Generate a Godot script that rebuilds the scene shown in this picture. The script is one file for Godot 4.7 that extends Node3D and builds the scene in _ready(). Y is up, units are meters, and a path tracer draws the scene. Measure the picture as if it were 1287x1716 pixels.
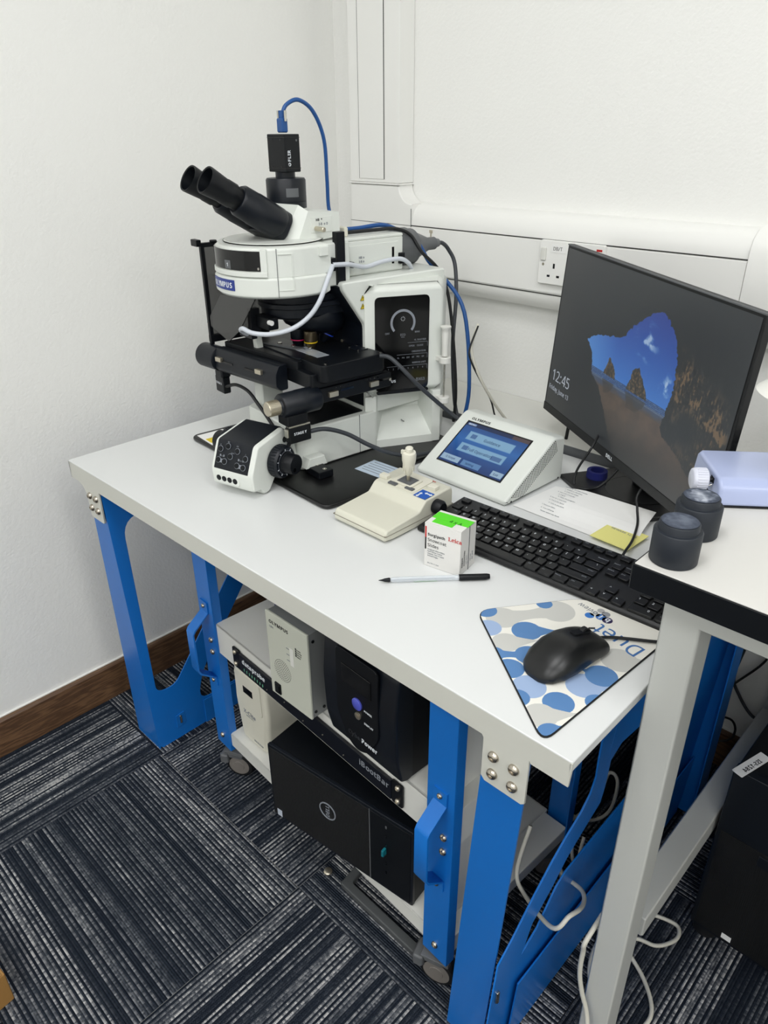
extends Node3D
# A microscope workstation in the corner of a lab. Floor y = 0, left wall x = -0.15, back wall z = -0.895.
# The lab table's front edge is z = 0 and its left edge x = 0; its top is at TOP.
const TOP := 0.719
const LIGHT := 1.0
const WALL_L := -0.1506
const WALL_B := -0.8954
var M := {}
var used := {}
var rng := RandomNumberGenerator.new()

# ---------------------------------------------------------------- mesh building
class MB:
	var v := PackedVector3Array()
	var n := PackedVector3Array()
	var u := PackedVector2Array()
	var x := Transform3D()

	var mirrored := false

	func at(o := Vector3.ZERO, b := Basis()) -> MB:
		x = Transform3D(b, o)
		mirrored = b.determinant() < 0.0
		return self

	func put(p: Vector3, q: Vector3, w := Vector2.ZERO) -> void:
		v.append(x * p)
		n.append((x.basis * q).normalized())
		u.append(w)

	# corners run counter-clockwise seen from outside
	func tri(a: Vector3, b: Vector3, c: Vector3, na: Vector3, nb: Vector3, nc: Vector3) -> void:
		put(a, na)
		if mirrored:
			put(b, nb)
			put(c, nc)
		else:
			put(c, nc)
			put(b, nb)

	func quadn(a: Vector3, b: Vector3, c: Vector3, d: Vector3, na: Vector3, nb: Vector3, nc: Vector3, nd: Vector3) -> void:
		tri(a, b, c, na, nb, nc)
		tri(a, c, d, na, nc, nd)

	func quad(a: Vector3, b: Vector3, c: Vector3, d: Vector3) -> MB:
		var q := (b - a).cross(d - a)
		if q.length_squared() < 1e-16:
			q = (c - b).cross(d - b)
		q = q.normalized()
		quadn(a, b, c, d, q, q, q, q)
		return self

	# a printed face: u runs a to b, v runs down from d to a
	func sheet(a: Vector3, b: Vector3, c: Vector3, d: Vector3) -> MB:
		var q := (b - a).cross(d - a).normalized()
		put(a, q, Vector2(0, 1))
		put(c, q, Vector2(1, 0))
		put(b, q, Vector2(1, 1))
		put(a, q, Vector2(0, 1))
		put(d, q, Vector2(0, 0))
		put(c, q, Vector2(1, 0))
		return self

	func box(c: Vector3, s: Vector3, b := 0.0) -> MB:
		var h := s * 0.5
		b = minf(b, minf(h.x, minf(h.y, h.z)) * 0.98)
		var axes := [Vector3.RIGHT, Vector3.UP, Vector3.BACK]
		for k in 3:
			for sg in [-1.0, 1.0]:
				var w: Vector3 = axes[k] * sg
				var p: Vector3 = axes[(k + 1) % 3]
				var q: Vector3 = axes[(k + 2) % 3] * sg
				var hp: float = h[(k + 1) % 3] - b
				var hq: float = h[(k + 2) % 3] - b
				var o: Vector3 = c + w * h[k]
				quadn(o - p * hp - q * hq, o + p * hp - q * hq, o + p * hp + q * hq, o - p * hp + q * hq, w, w, w, w)
		if b <= 0.0:
			return self
		for k in 3:
			var e: Vector3 = axes[k]
			var i1 := (k + 1) % 3
			var i2 := (k + 2) % 3
			for s1 in [-1.0, 1.0]:
				for s2 in [-1.0, 1.0]:
					var n1: Vector3 = axes[i1] * s1
					var n2: Vector3 = axes[i2] * s2
					var le: float = h[k] - b
					var a: Vector3 = c + n1 * h[i1] + n2 * (h[i2] - b)
					var d: Vector3 = c + n1 * (h[i1] - b) + n2 * h[i2]
					if s1 * s2 > 0:
						quadn(a - e * le, d - e * le, d + e * le, a + e * le, n1, n2, n2, n1)
					else:
						quadn(a + e * le, d + e * le, d - e * le, a - e * le, n1, n2, n2, n1)
		for sx in [-1.0, 1.0]:
			for sy in [-1.0, 1.0]:
				for sz in [-1.0, 1.0]:
					var g := Vector3(sx, sy, sz)
					var a := c + g * Vector3(h.x, h.y - b, h.z - b)
					var d := c + g * Vector3(h.x - b, h.y, h.z - b)
					var f := c + g * Vector3(h.x - b, h.y - b, h.z)
					if sx * sy * sz > 0:
						tri(a, d, f, Vector3(sx, 0, 0), Vector3(0, sy, 0), Vector3(0, 0, sz))
					else:
						tri(a, f, d, Vector3(sx, 0, 0), Vector3(0, 0, sz), Vector3(0, sy, 0))
		return self

	# polygon in (x, z), raised from y0 to y1, edges rounded by b; corners under 50 degrees are shaded smooth
	func prism(poly: PackedVector2Array, y0: float, y1: float, b := 0.0, caps := true) -> MB:
		var g := PackedVector2Array()
		for q in poly:
			if g.is_empty() or g[-1].distance_to(q) > 1e-5:
				g.append(q)
		if g[0].distance_to(g[-1]) < 1e-5:
			g.remove_at(g.size() - 1)
		var area := 0.0
		for i in g.size():
			area += g[i].cross(g[(i + 1) % g.size()])
		if area < 0:
			g.reverse()
		var m := g.size()
		var en := []
		for i in m:
			var d := (g[(i + 1) % m] - g[i]).normalized()
			en.append(Vector2(d.y, -d.x))
		var inn := PackedVector2Array()
		var na := []
		var nb := []
		for i in m:
			var p: Vector2 = en[(i - 1 + m) % m]
			var q: Vector2 = en[i]
			var s := (p + q)
			var mit := s / maxf(0.35, s.length_squared() * 0.5) if s.length() > 0.01 else q
			inn.append(g[i] - mit * b)
			if p.dot(q) > 0.64:
				na.append(s.normalized())
				nb.append(s.normalized())
			else:
				na.append(p)
				nb.append(q)
		var up := Vector3.UP
		var f3 := func(w: Vector2, y: float) -> Vector3: return Vector3(w.x, y, w.y)
		for i in m:
			var j := (i + 1) % m
			var n1: Vector3 = f3.call(nb[i], 0)
			var n2: Vector3 = f3.call(na[j], 0)
			var a: Vector3 = f3.call(g[i], y0 + b)
			var c: Vector3 = f3.call(g[j], y0 + b)
			var d: Vector3 = f3.call(g[j], y1 - b)
			var e: Vector3 = f3.call(g[i], y1 - b)
			quadn(a, e, d, c, n1, n1, n2, n2)
			if b > 0.0:
				quadn(e, f3.call(inn[i], y1), f3.call(inn[j], y1), d, n1, up, up, n2)
				quadn(f3.call(inn[i], y0), a, c, f3.call(inn[j], y0), -up, n1, n2, -up)
		if caps:
			var ix := Geometry2D.triangulate_polygon(inn)
			if ix.is_empty():
				ix = Geometry2D.triangulate_polygon(g)
			for k in range(0, ix.size(), 3):
				var a2 := inn[ix[k]]
				var b2 := inn[ix[k + 1]]
				var c2 := inn[ix[k + 2]]
				if (b2 - a2).cross(c2 - a2) < 0:
					var sw := b2
					b2 = c2
					c2 = sw
				tri(f3.call(a2, y1), f3.call(c2, y1), f3.call(b2, y1), up, up, up)
				tri(f3.call(a2, y0), f3.call(b2, y0), f3.call(c2, y0), -up, -up, -up)
		return self

	# profile of (radius, height), turned round y
	func lathe(prof: Array, seg := 24) -> MB:
		var m := prof.size()
		var sn := []
		for i in m - 1:
			var d: Vector2 = prof[i + 1] - prof[i]
			sn.append(Vector2(d.y, -d.x).normalized())
		for i in m - 1:
			var n1: Vector2 = sn[i]
			var n2: Vector2 = sn[i]
			if i > 0 and sn[i - 1].dot(sn[i]) > 0.72:
				n1 = (sn[i - 1] + sn[i]).normalized()
			if i < m - 2 and sn[i + 1].dot(sn[i]) > 0.72:
				n2 = (sn[i + 1] + sn[i]).normalized()
			for k in seg:
				var a0 := TAU * k / seg
				var a1 := TAU * (k + 1) / seg
				var d0 := Vector3(cos(a0), 0, sin(a0))
				var d1 := Vector3(cos(a1), 0, sin(a1))
				var p: Vector2 = prof[i]
				var q: Vector2 = prof[i + 1]
				var up := Vector3.UP
				quadn(d0 * p.x + up * p.y, d0 * q.x + up * q.y, d1 * q.x + up * q.y, d1 * p.x + up * p.y,
					d0 * n1.x + up * n1.y, d0 * n2.x + up * n2.y, d1 * n2.x + up * n2.y, d1 * n1.x + up * n1.y)
		return self

	func cyl(r: float, y0: float, y1: float, seg := 20, b := 0.0) -> MB:
		if b > 0.0:
			return lathe([Vector2(0, y0), Vector2(r - b, y0), Vector2(r, y0 + b), Vector2(r, y1 - b), Vector2(r - b, y1), Vector2(0, y1)], seg)
		return lathe([Vector2(0, y0), Vector2(r, y0), Vector2(r, y1), Vector2(0, y1)], seg)

	# a round cord along a smooth curve through the points
	func tube(pts: Array, r: float, seg := 8, sub := 6) -> MB:
		var path := PackedVector3Array()
		for i in pts.size() - 1:
			var p0: Vector3 = pts[maxi(i - 1, 0)]
			var p1: Vector3 = pts[i]
			var p2: Vector3 = pts[i + 1]
			var p3: Vector3 = pts[mini(i + 2, pts.size() - 1)]
			for k in sub:
				path.append(p1.cubic_interpolate(p2, p0, p3, float(k) / sub))
		path.append(pts[-1])
		var side := Vector3.ZERO
		var rings := []
		for i in path.size():
			var t := (path[mini(i + 1, path.size() - 1)] - path[maxi(i - 1, 0)]).normalized()
			if side == Vector3.ZERO:
				side = t.cross(Vector3.UP if absf(t.y) < 0.9 else Vector3.RIGHT).normalized()
			side = (side - t * side.dot(t)).normalized()
			var oth := t.cross(side)
			var ring := PackedVector3Array()
			for k in seg:
				var a := TAU * k / seg
				ring.append(side * cos(a) + oth * sin(a))
			rings.append(ring)
		for i in path.size() - 1:
			for k in seg:
				var j := (k + 1) % seg
				var a: Vector3 = rings[i][k]
				var b: Vector3 = rings[i][j]
				var c: Vector3 = rings[i + 1][j]
				var d: Vector3 = rings[i + 1][k]
				quadn(path[i] + a * r, path[i] + b * r, path[i + 1] + c * r, path[i + 1] + d * r, a, b, c, d)
		for e in [0, path.size() - 1]:
			for k in seg:
				var j := (k + 1) % seg
				var w: Vector3 = (path[1] - path[0]) * (-1.0 if e == 0 else 0.0) + (path[-1] - path[-2]) * (1.0 if e > 0 else 0.0)
				w = w.normalized()
				tri(path[e], path[e] + rings[e][k] * r, path[e] + rings[e][j] * r, w, w, w)
		return self

	# skin over rings of equal length, shaded smooth; ends closed flat when asked
	func loft(rings: Array, closed_ends := true) -> MB:
		var m: int = rings.size()
		var k: int = rings[0].size()
		var nn := []
		for i in m:
			var row := []
			for j in k:
				var du: Vector3 = rings[mini(i + 1, m - 1)][j] - rings[maxi(i - 1, 0)][j]
				var dv: Vector3 = rings[i][(j + 1) % k] - rings[i][(j - 1 + k) % k]
				row.append(dv.cross(du).normalized())
			nn.append(row)
		for i in m - 1:
			for j in k:
				var l := (j + 1) % k
				quadn(rings[i][j], rings[i][l], rings[i + 1][l], rings[i + 1][j], nn[i][j], nn[i][l], nn[i + 1][l], nn[i + 1][j])
		if closed_ends:
			for e in [0, m - 1]:
				var c := Vector3.ZERO
				for q in rings[e]:
					c += q / k
				for j in k:
					var a: Vector3 = rings[e][j]
					var b: Vector3 = rings[e][(j + 1) % k]
					if e == 0:
						var f := (b - c).cross(a - c).normalized()
						tri(c, b, a, f, f, f)
					else:
						var f := (a - c).cross(b - c).normalized()
						tri(c, a, b, f, f, f)
		return self

	func mesh() -> ArrayMesh:
		var a := []
		a.resize(Mesh.ARRAY_MAX)
		a[Mesh.ARRAY_VERTEX] = v
		a[Mesh.ARRAY_NORMAL] = n
		a[Mesh.ARRAY_TEX_UV] = u
		var m := ArrayMesh.new()
		m.add_surface_from_arrays(Mesh.PRIMITIVE_TRIANGLES, a)
		return m

# y of the shape turned to point along +x / +z / -x
const ALONG_X := Basis(Vector3(0, -1, 0), Vector3(1, 0, 0), Vector3(0, 0, 1))
const FACING := Basis(Vector3(1, 0, 0), Vector3(0, 0, 1), Vector3(0, 1, 0))   # polygon (x, y), raised towards +z
const SIDEWAYS := Basis(Vector3(0, 0, 1), Vector3(1, 0, 0), Vector3(0, 1, 0))   # polygon (z, y), raised towards +x
const ALONG_Z := Basis(Vector3(1, 0, 0), Vector3(0, 0, 1), Vector3(0, -1, 0))

func pv(a: Array) -> PackedVector2Array:
	var o := PackedVector2Array()
	for q in a:
		o.append(Vector2(q[0], q[1]))
	return o

func rrect(x0: float, z0: float, x1: float, z1: float, r: float, seg := 5) -> PackedVector2Array:
	var o := PackedVector2Array()
	var cs := [[x1 - r, z0 + r, -PI / 2], [x1 - r, z1 - r, 0.0], [x0 + r, z1 - r, PI / 2], [x0 + r, z0 + r, PI]]
	for c in cs:
		for k in seg + 1:
			var a: float = c[2] + PI / 2 * k / seg
			o.append(Vector2(c[0] + cos(a) * r, c[1] + sin(a) * r))
	return o

# a polygon with each corner rounded
func rounded(poly: PackedVector2Array, r: float, seg := 4) -> PackedVector2Array:
	var o := PackedVector2Array()
	var m := poly.size()
	for i in m:
		var p := poly[i]
		var a := poly[(i - 1 + m) % m] - p
		var b := poly[(i + 1) % m] - p
		var l := minf(r, minf(a.length(), b.length()) * 0.45)
		var s := p + a.normalized() * l
		var e := p + b.normalized() * l
		for k in seg + 1:
			var t := float(k) / seg
			o.append(s.lerp(p, t).lerp(p.lerp(e, t), t))
	return o

func disc(r: float, seg := 24, c := Vector2.ZERO) -> PackedVector2Array:
	var o := PackedVector2Array()
	for k in seg:
		o.append(c + Vector2(cos(TAU * k / seg), sin(TAU * k / seg)) * r)
	return o

# ---------------------------------------------------------------- nodes
func numbered(called: String) -> String:
	used[called] = used.get(called, -1) + 1
	return called if used[called] == 0 else "%s_%03d" % [called, used[called]]

func part(called: String, b: MB, m: Material, parent: Node3D, label := "") -> MeshInstance3D:
	var o := MeshInstance3D.new()
	o.mesh = b.mesh()
	o.material_override = m
	o.name = called
	parent.add_child(o, true)
	if label:
		o.set_meta("label", label)
	return o

func tag(o: Node3D, label: String, category: String, group := "") -> Node3D:
	o.set_meta("label", label)
	o.set_meta("category", category)
	if group:
		o.set_meta("group", group)
	return o

func thing(called: String, label: String, category: String, where := Vector3.ZERO, turn := 0.0, group := "") -> Node3D:
	var o := Node3D.new()
	o.name = numbered(called)
	add_child(o)
	o.position = where
	o.rotation.y = turn
	return tag(o, label, category, group)

func whole(called: String, b: MB, m: Material, label: String, category: String, group := "", where := Vector3.ZERO, turn := 0.0) -> MeshInstance3D:
	var o := MeshInstance3D.new()
	o.mesh = b.mesh()
	o.material_override = m
	o.name = numbered(called)
	add_child(o)
	o.position = where
	o.rotation.y = turn
	tag(o, label, category, group)
	return o

func struct(called: String, b: MB, m: Material, label: String) -> MeshInstance3D:
	var o := MeshInstance3D.new()
	o.mesh = b.mesh()
	o.material_override = m
	o.name = called
	add_child(o)
	o.set_meta("kind", "structure")
	o.set_meta("label", label)
	return o

var fonts := {}
func font(face: String, bold: bool) -> SystemFont:
	var k := face + str(bold)
	if not fonts.has(k):
		var f := SystemFont.new()
		f.font_names = PackedStringArray([face])
		f.font_weight = 700 if bold else 400
		fonts[k] = f
	return fonts[k]

# lettering of cap height h, standing on a face: right = along the line, up = up the letters
func letters(s: String, h: float, o: Vector3, right: Vector3, up: Vector3, m: Material, parent: Node3D, bold := false, align := 0, stretch := 1.0, face := "Droid Sans") -> MeshInstance3D:
	var t := TextMesh.new()
	t.text = s
	t.font = font(face, bold)
	t.font_size = 24
	t.pixel_size = h / (24.0 * 0.72)
	t.depth = 0.0002
	t.curve_step = 1.2
	t.horizontal_alignment = [HORIZONTAL_ALIGNMENT_LEFT, HORIZONTAL_ALIGNMENT_CENTER, HORIZONTAL_ALIGNMENT_RIGHT][align]
	var i := MeshInstance3D.new()
	i.mesh = t
	i.material_override = m
	i.name = "lettering"
	parent.add_child(i, true)
	right = right.normalized()
	up = (up - right * up.dot(right)).normalized()
	i.transform = Transform3D(Basis(right * stretch, up, right.cross(up)), o)
	return i

func mat(c: Color, rough := 0.5, metal := 0.0, spec := 0.5) -> StandardMaterial3D:
	var m := StandardMaterial3D.new()
	m.albedo_color = c
	m.roughness = rough
	m.metallic = metal
	m.metallic_specular = spec
	return m

func grain(m: StandardMaterial3D, freq: float, scale: float, relief: float, seed_ := 1) -> StandardMaterial3D:
	var nz := FastNoiseLite.new()
	nz.seed = seed_
	nz.frequency = freq
	nz.fractal_octaves = 3
	var t := NoiseTexture2D.new()
	t.width = 512
	t.height = 512
	t.seamless = true
	t.noise = nz
	m.heightmap_enabled = true
	m.heightmap_texture = t
	m.heightmap_scale = relief
	m.uv1_triplanar = true
	m.uv1_world_triplanar = true
	m.uv1_scale = Vector3.ONE * scale
	return m

func printed(im: Image, rough := 0.5) -> StandardMaterial3D:
	var m := mat(Color.WHITE, rough)
	m.albedo_texture = ImageTexture.create_from_image(im)
	m.texture_repeat = false
	return m

func glowing(im: Image, energy: float) -> StandardMaterial3D:
	var m := mat(Color(0.01, 0.01, 0.012), 0.18)
	m.emission_enabled = true
	m.emission = Color.BLACK
	m.emission_texture = ImageTexture.create_from_image(im)
	m.emission_energy_multiplier = energy
	m.texture_repeat = false
	return m

# ---------------------------------------------------------------- scene
func _ready() -> void:
	rng.seed = 7
	# camera
	var cam := Camera3D.new()
	cam.name = "camera"
	cam.fov = 69.66
	cam.near = 0.02
	cam.far = 30.0
	add_child(cam)
	cam.position = Vector3(1.3934, 1.30, 0.5318)
	cam.basis = Basis(Vector3.UP, 0.7701) * Basis(Vector3.RIGHT, -0.4795) * Basis(Vector3.BACK, -0.0064)
	cam.current = true
	# environment: a closed room, so the sky only fills what nothing covers
	var env := Environment.new()
	env.background_mode = Environment.BG_COLOR
	env.background_color = Color(0.02, 0.02, 0.02)
	env.tonemap_mode = Environment.TONE_MAPPER_LINEAR
	env.tonemap_exposure = 0.93
	env.sdfgi_enabled = true
	env.ssao_enabled = true
	env.ssil_enabled = true
	var we := WorldEnvironment.new()
	we.environment = env
	we.name = "environment"
	add_child(we)
	materials()
	# recessed panels, unseen overhead; all but the first added as fill light
	var spots := []
	for z in [0.38, 1.60, 2.70]:
		for x in [0.90, 2.05, 3.15]:
			spots.append(Vector3(x, 2.62, z))
	var texts := ["square white ceiling light panel above the lab table", "added white ceiling light panel above the tall bench", "added white ceiling light panel in the corner beyond the bench",
		"added white ceiling light panel behind the camera by the bare wall", "added white ceiling light panel behind the camera in mid-room", "added white ceiling light panel behind the camera by the far wall",
		"added white ceiling light panel of the back row by the bare wall", "added white ceiling light panel of the back row in mid-room", "added white ceiling light panel of the back row by the far wall"]
	for k in 9:
		ceiling_light(spots[k], texts[k], 1.0)
	room()
	trunking()
	lab_table()
	back_ledge()
	trolley()
	trolley_load()
	bench()
	microscope()
	hand_controller()
	joystick()
	touch_panel()
	slide_box()
	pen()
	mouse_and_mat()
	keyboard()
	papers()
	monitor()
	bench_things()
	floor_things()
	cables()

func materials() -> void:
	M.wall = grain(mat(Color(0.94, 0.94, 0.925), 0.75), 0.02, 9.0, 0.045, 3)
	M.ceiling = mat(Color(0.92, 0.92, 0.91), 0.9)
	M.trunk = mat(Color(0.93, 0.93, 0.915), 0.35)
	M.table = mat(Color(0.855, 0.862, 0.858), 0.28)
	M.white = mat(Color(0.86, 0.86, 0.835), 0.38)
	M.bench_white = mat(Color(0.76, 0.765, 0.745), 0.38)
	M.apron = mat(Color(0.80, 0.80, 0.765), 0.38)
	M.scope = mat(Color(0.86, 0.875, 0.85), 0.36)
	M.blue = mat(Color(0.075, 0.425, 0.76), 0.33)
	M.black = mat(Color(0.030, 0.043, 0.062), 0.42, 0.0, 0.38)
	M.satin = mat(Color(0.050, 0.070, 0.100), 0.38, 0.0, 0.42)
	M.gloss = mat(Color(0.02, 0.022, 0.028), 0.08)
	M.rubber = mat(Color(0.03, 0.038, 0.052), 0.65)
	M.steel = mat(Color(0.75, 0.74, 0.71), 0.22, 1.0)
	M.nickel = mat(Color(0.78, 0.75, 0.68), 0.32, 0.9)
	M.grey = mat(Color(0.36, 0.37, 0.38), 0.5)
	M.beige = mat(Color(0.815, 0.81, 0.75), 0.45)
	M.cream = mat(Color(0.86, 0.85, 0.79), 0.4)
	M.print_white = mat(Color(0.86, 0.88, 0.9), 0.6)
	M.print_grey = mat(Color(0.5, 0.52, 0.55), 0.6)
	M.print_black = mat(Color(0.06, 0.065, 0.075), 0.6)
	M.print_red = mat(Color(0.72, 0.08, 0.08), 0.5)
	M.yellow = mat(Color(0.86, 0.76, 0.12), 0.5)
	M.brand_blue = mat(Color(0.10, 0.20, 0.52), 0.35)
	M.bolt = mat(Color(0.72, 0.69, 0.64), 0.25, 1.0)
	M.paper = mat(Color(0.93, 0.93, 0.92), 0.8)
	M.cable_blue = mat(Color(0.085, 0.30, 0.55), 0.45)
	M.cable_black = mat(Color(0.038, 0.048, 0.062), 0.5)
	M.cable_grey = mat(Color(0.20, 0.215, 0.235), 0.5)
	M.cable_white = mat(Color(0.8, 0.79, 0.74), 0.5)
	M.cable_clear = mat(Color(0.78, 0.80, 0.83), 0.35)
	var fb := mat(Color(0.9, 0.93, 0.96, 0.38), 0.2)
	fb.transparency = BaseMaterial3D.TRANSPARENCY_ALPHA
	M.clear = fb
	var sh := mat(Color(0.03, 0.03, 0.035, 0.62), 0.12)
	sh.transparency = BaseMaterial3D.TRANSPARENCY_ALPHA
	M.smoked = sh

func ceiling_light(o: Vector3, label: String, energy: float) -> void:
	var t := thing("ceiling_light", label, "light panel", o, 0.0, "ceiling light panels")
	part("frame", MB.new().box(Vector3(0, 0.0, -0.305), Vector3(0.62, 0.02, 0.02)).box(Vector3(0, 0, 0.305), Vector3(0.62, 0.02, 0.02))
		.box(Vector3(-0.305, 0, 0), Vector3(0.02, 0.02, 0.62)).box(Vector3(0.305, 0, 0), Vector3(0.02, 0.02, 0.62)), M.trunk, t)
	var g := mat(Color(0.9, 0.9, 0.9), 0.6)
	g.emission_enabled = true
	g.emission = Color(0.997, 0.998, 1.0)
	g.emission_energy_multiplier = 1.2
	part("diffuser", MB.new().box(Vector3(0, 0.004, 0), Vector3(0.59, 0.008, 0.59)), g, t)
	var l := AreaLight3D.new()
	l.name = "panel_light"
	l.area_size = Vector2(0.58, 0.58)
	l.light_color = Color(0.997, 0.998, 1.0)
	l.light_energy = energy * LIGHT
	l.area_range = 12.0
	l.area_attenuation = 2.0
	l.shadow_enabled = true
	t.add_child(l)
	l.position = Vector3(0, -0.012, 0)
	l.rotation.x = -PI / 2

# ---------------------------------------------------------------- room
func carpet(seed_: int) -> Array:
	# loop pile in ribs: dark and light yarns run along the texture's u, nubs along each rib
	var r := RandomNumberGenerator.new()
	r.seed = seed_
	var n := 1024
	var ribs := 116
	var col := PackedByteArray()
	var hgt := PackedByteArray()
	col.resize(n * n * 3)
	hgt.resize(n * n)
	var tone := PackedFloat32Array()
	var base := 0.6
	var gap := 0
	for k in ribs:
		if k % 2 == 0:
			base = clampf(base + r.randf_range(-0.24, 0.24), 0.45, 0.98)
			gap = maxi(gap - 1, 0)
			if gap == 0 and r.randf() < 0.12:
				gap = 1 + r.randi() % 2
			tone.append(0.10 + r.randf() * 0.10 if gap > 0 else base)
		else:
			tone.append(r.randf_range(0.0, 0.10) if r.randf() < 0.72 else base * r.randf_range(0.35, 0.7))
	var fl := FastNoiseLite.new()
	fl.seed = seed_ + 5
	fl.frequency = 0.006
	var dark := Vector3(26, 32, 42)
	var light := Vector3(186, 185, 184)
	var jit := PackedFloat32Array()
	for k in 8192:
		jit.append(r.randf())
	for y in n:
		var fy := float(y) / n * ribs
		var k := int(fy)
		var prof := sin(PI * (fy - k))
		for x in n:
			var nub := int(float(x) / n * 150.0 + (k % 2) * 0.5)
			var j := jit[(nub * 131 + k * 977) % 8192]
			var fx := float(x) / n * 150.0 + (k % 2) * 0.5
			var across := sin(PI * (fx - floorf(fx)))
			var f := tone[k] * (0.55 + 0.9 * j) * (0.75 + 0.5 * fl.get_noise_2d(x * 0.6, k * 30))
			f = clampf(f, 0.0, 1.0)
			var sp := (jit[(x * 7 + y * 4099) % 8192] - 0.5) * 16.0
			var c := dark.lerp(light, f)
			var i := (y * n + x) * 3
			col[i] = clampi(int(c.x + sp), 0, 255)
			col[i + 1] = clampi(int(c.y + sp), 0, 255)
			col[i + 2] = clampi(int(c.z + sp), 0, 255)
			hgt[y * n + x] = int(255.0 * prof * (0.55 + 0.45 * across))
	return [Image.create_from_data(n, n, false, Image.FORMAT_RGB8, col), Image.create_from_data(n, n, false, Image.FORMAT_L8, hgt)]

func room() -> void:
	var x1 := 3.7
	var z1 := 3.2
	var top := 2.63
	var sub := mat(Color(0.03, 0.032, 0.036), 0.9)
	var fl := struct("floor", MB.new().box(Vector3((WALL_L + x1) / 2, -0.06, (WALL_B + z1) / 2), Vector3(x1 - WALL_L + 0.4, 0.108, z1 - WALL_B + 0.4)), sub, "dark carpet-tiled floor")
	var ms := []
	for k in 3:
		var im := carpet(11 + k * 17)
		var m := mat(Color.WHITE, 0.95, 0.0, 0.2)
		m.albedo_texture = ImageTexture.create_from_image(im[0])
		m.heightmap_enabled = true
		m.heightmap_texture = ImageTexture.create_from_image(im[1])
		m.heightmap_scale = 0.22
		m.texture_repeat = false
		ms.append(m)
	var s := 0.4945
	var e := s / 2 - 0.0007
	var tm := MB.new()
	tm.sheet(Vector3(-e, 0, e), Vector3(e, 0, e), Vector3(e, 0, -e), Vector3(-e, 0, -e))
	for q in [[Vector3(-e, 0, e), Vector3(e, 0, e)], [Vector3(e, 0, e), Vector3(e, 0, -e)], [Vector3(e, 0, -e), Vector3(-e, 0, -e)], [Vector3(-e, 0, -e), Vector3(-e, 0, e)]]:
		var d := Vector3(0, -0.0058, 0)
		tm.quad(q[0] + d, q[1] + d, q[1], q[0])
	var mesh := tm.mesh()
	for i in range(-1, 8):
		for j in range(-2, 7):
			var o := MeshInstance3D.new()
			o.mesh = mesh
			o.material_override = ms[absi(i * 5 + j * 3) % 3]
			o.name = "carpet_tile"
			fl.add_child(o, true)
			o.position = Vector3(0.130 + (i + 0.5) * s, 0, -0.016 + (j + 0.5) * s)
			o.rotation.y = (0.0 if (i + j) % 2 == 0 else PI / 2) + (PI if absi(i * 3 + j) % 4 > 1 else 0.0)
	var w := 0.12
	var cx := (WALL_L + x1) / 2
	var cz := (WALL_B + z1) / 2
	struct("wall_left", MB.new().box(Vector3(WALL_L - w / 2, top / 2, cz), Vector3(w, top, z1 - WALL_B)), M.wall, "white painted wall beside the table")
	struct("wall_back", MB.new().box(Vector3(cx, top / 2, WALL_B - w / 2), Vector3(x1 - WALL_L + 2 * w, top, w)), M.wall, "white textured wall with the trunking")
	struct("wall_right", MB.new().box(Vector3(x1 + w / 2, top / 2, cz), Vector3(w, top, z1 - WALL_B)), M.wall, "white wall out of the picture")
	struct("wall_front", MB.new().box(Vector3(cx, top / 2, z1 + w / 2), Vector3(x1 - WALL_L + 2 * w, top, w)), M.wall, "white wall behind the camera")
	struct("ceiling", MB.new().box(Vector3(cx, top + 0.06, cz), Vector3(x1 - WALL_L + 2 * w, 0.12, z1 - WALL_B + 2 * w)), M.ceiling, "white ceiling")
	# walnut skirting with a paler worn top arris
	var wood := mat(Color(0.86, 0.86, 0.86), 0.42)
	wood.albedo_texture = ImageTexture.create_from_image(wood_image())
	var wm := MB.new()
	var h := 0.0965
	var d := 0.0165
	var bd := func(a: Vector3, b: Vector3, out: Vector3) -> MB:
		var m := MB.new()
		var up := Vector3.UP
		var ln := (b - a).length()
		var nn := int(ceil(ln / 0.9))
		for k in nn:
			var p := a.lerp(b, float(k) / nn)
			var q := a.lerp(b, float(k + 1) / nn)
			m.sheet(p + out * d, q + out * d, q + out * d + up * (h - 0.003), p + out * d + up * (h - 0.003))
			m.quad(p + out * d + up * (h - 0.003), q + out * d + up * (h - 0.003), q + out * (d - 0.003) + up * h, p + out * (d - 0.003) + up * h)
			m.sheet(p + out * (d - 0.003) + up * h, q + out * (d - 0.003) + up * h, q + up * h, p + up * h)
		return m
	var caulk := mat(Color(0.93, 0.93, 0.91), 0.6)
	var bl := struct("baseboard_left", bd.call(Vector3(WALL_L, 0, z1), Vector3(WALL_L, 0, WALL_B), Vector3(1, 0, 0)), wood, "walnut skirting board along the bare wall")
	var bb := struct("baseboard_back", bd.call(Vector3(WALL_L, 0, WALL_B), Vector3(x1, 0, WALL_B), Vector3(0, 0, 1)), wood, "walnut skirting board under the trunking")
	part("caulk_line", MB.new().box(Vector3(WALL_L + 0.002, h + 0.0015, cz), Vector3(0.005, 0.004, z1 - WALL_B), 0.001), caulk, bl)
	part("caulk_line", MB.new().box(Vector3(cx, h + 0.0015, WALL_B + 0.002), Vector3(x1 - WALL_L, 0.004, 0.005), 0.001), caulk, bb)

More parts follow.
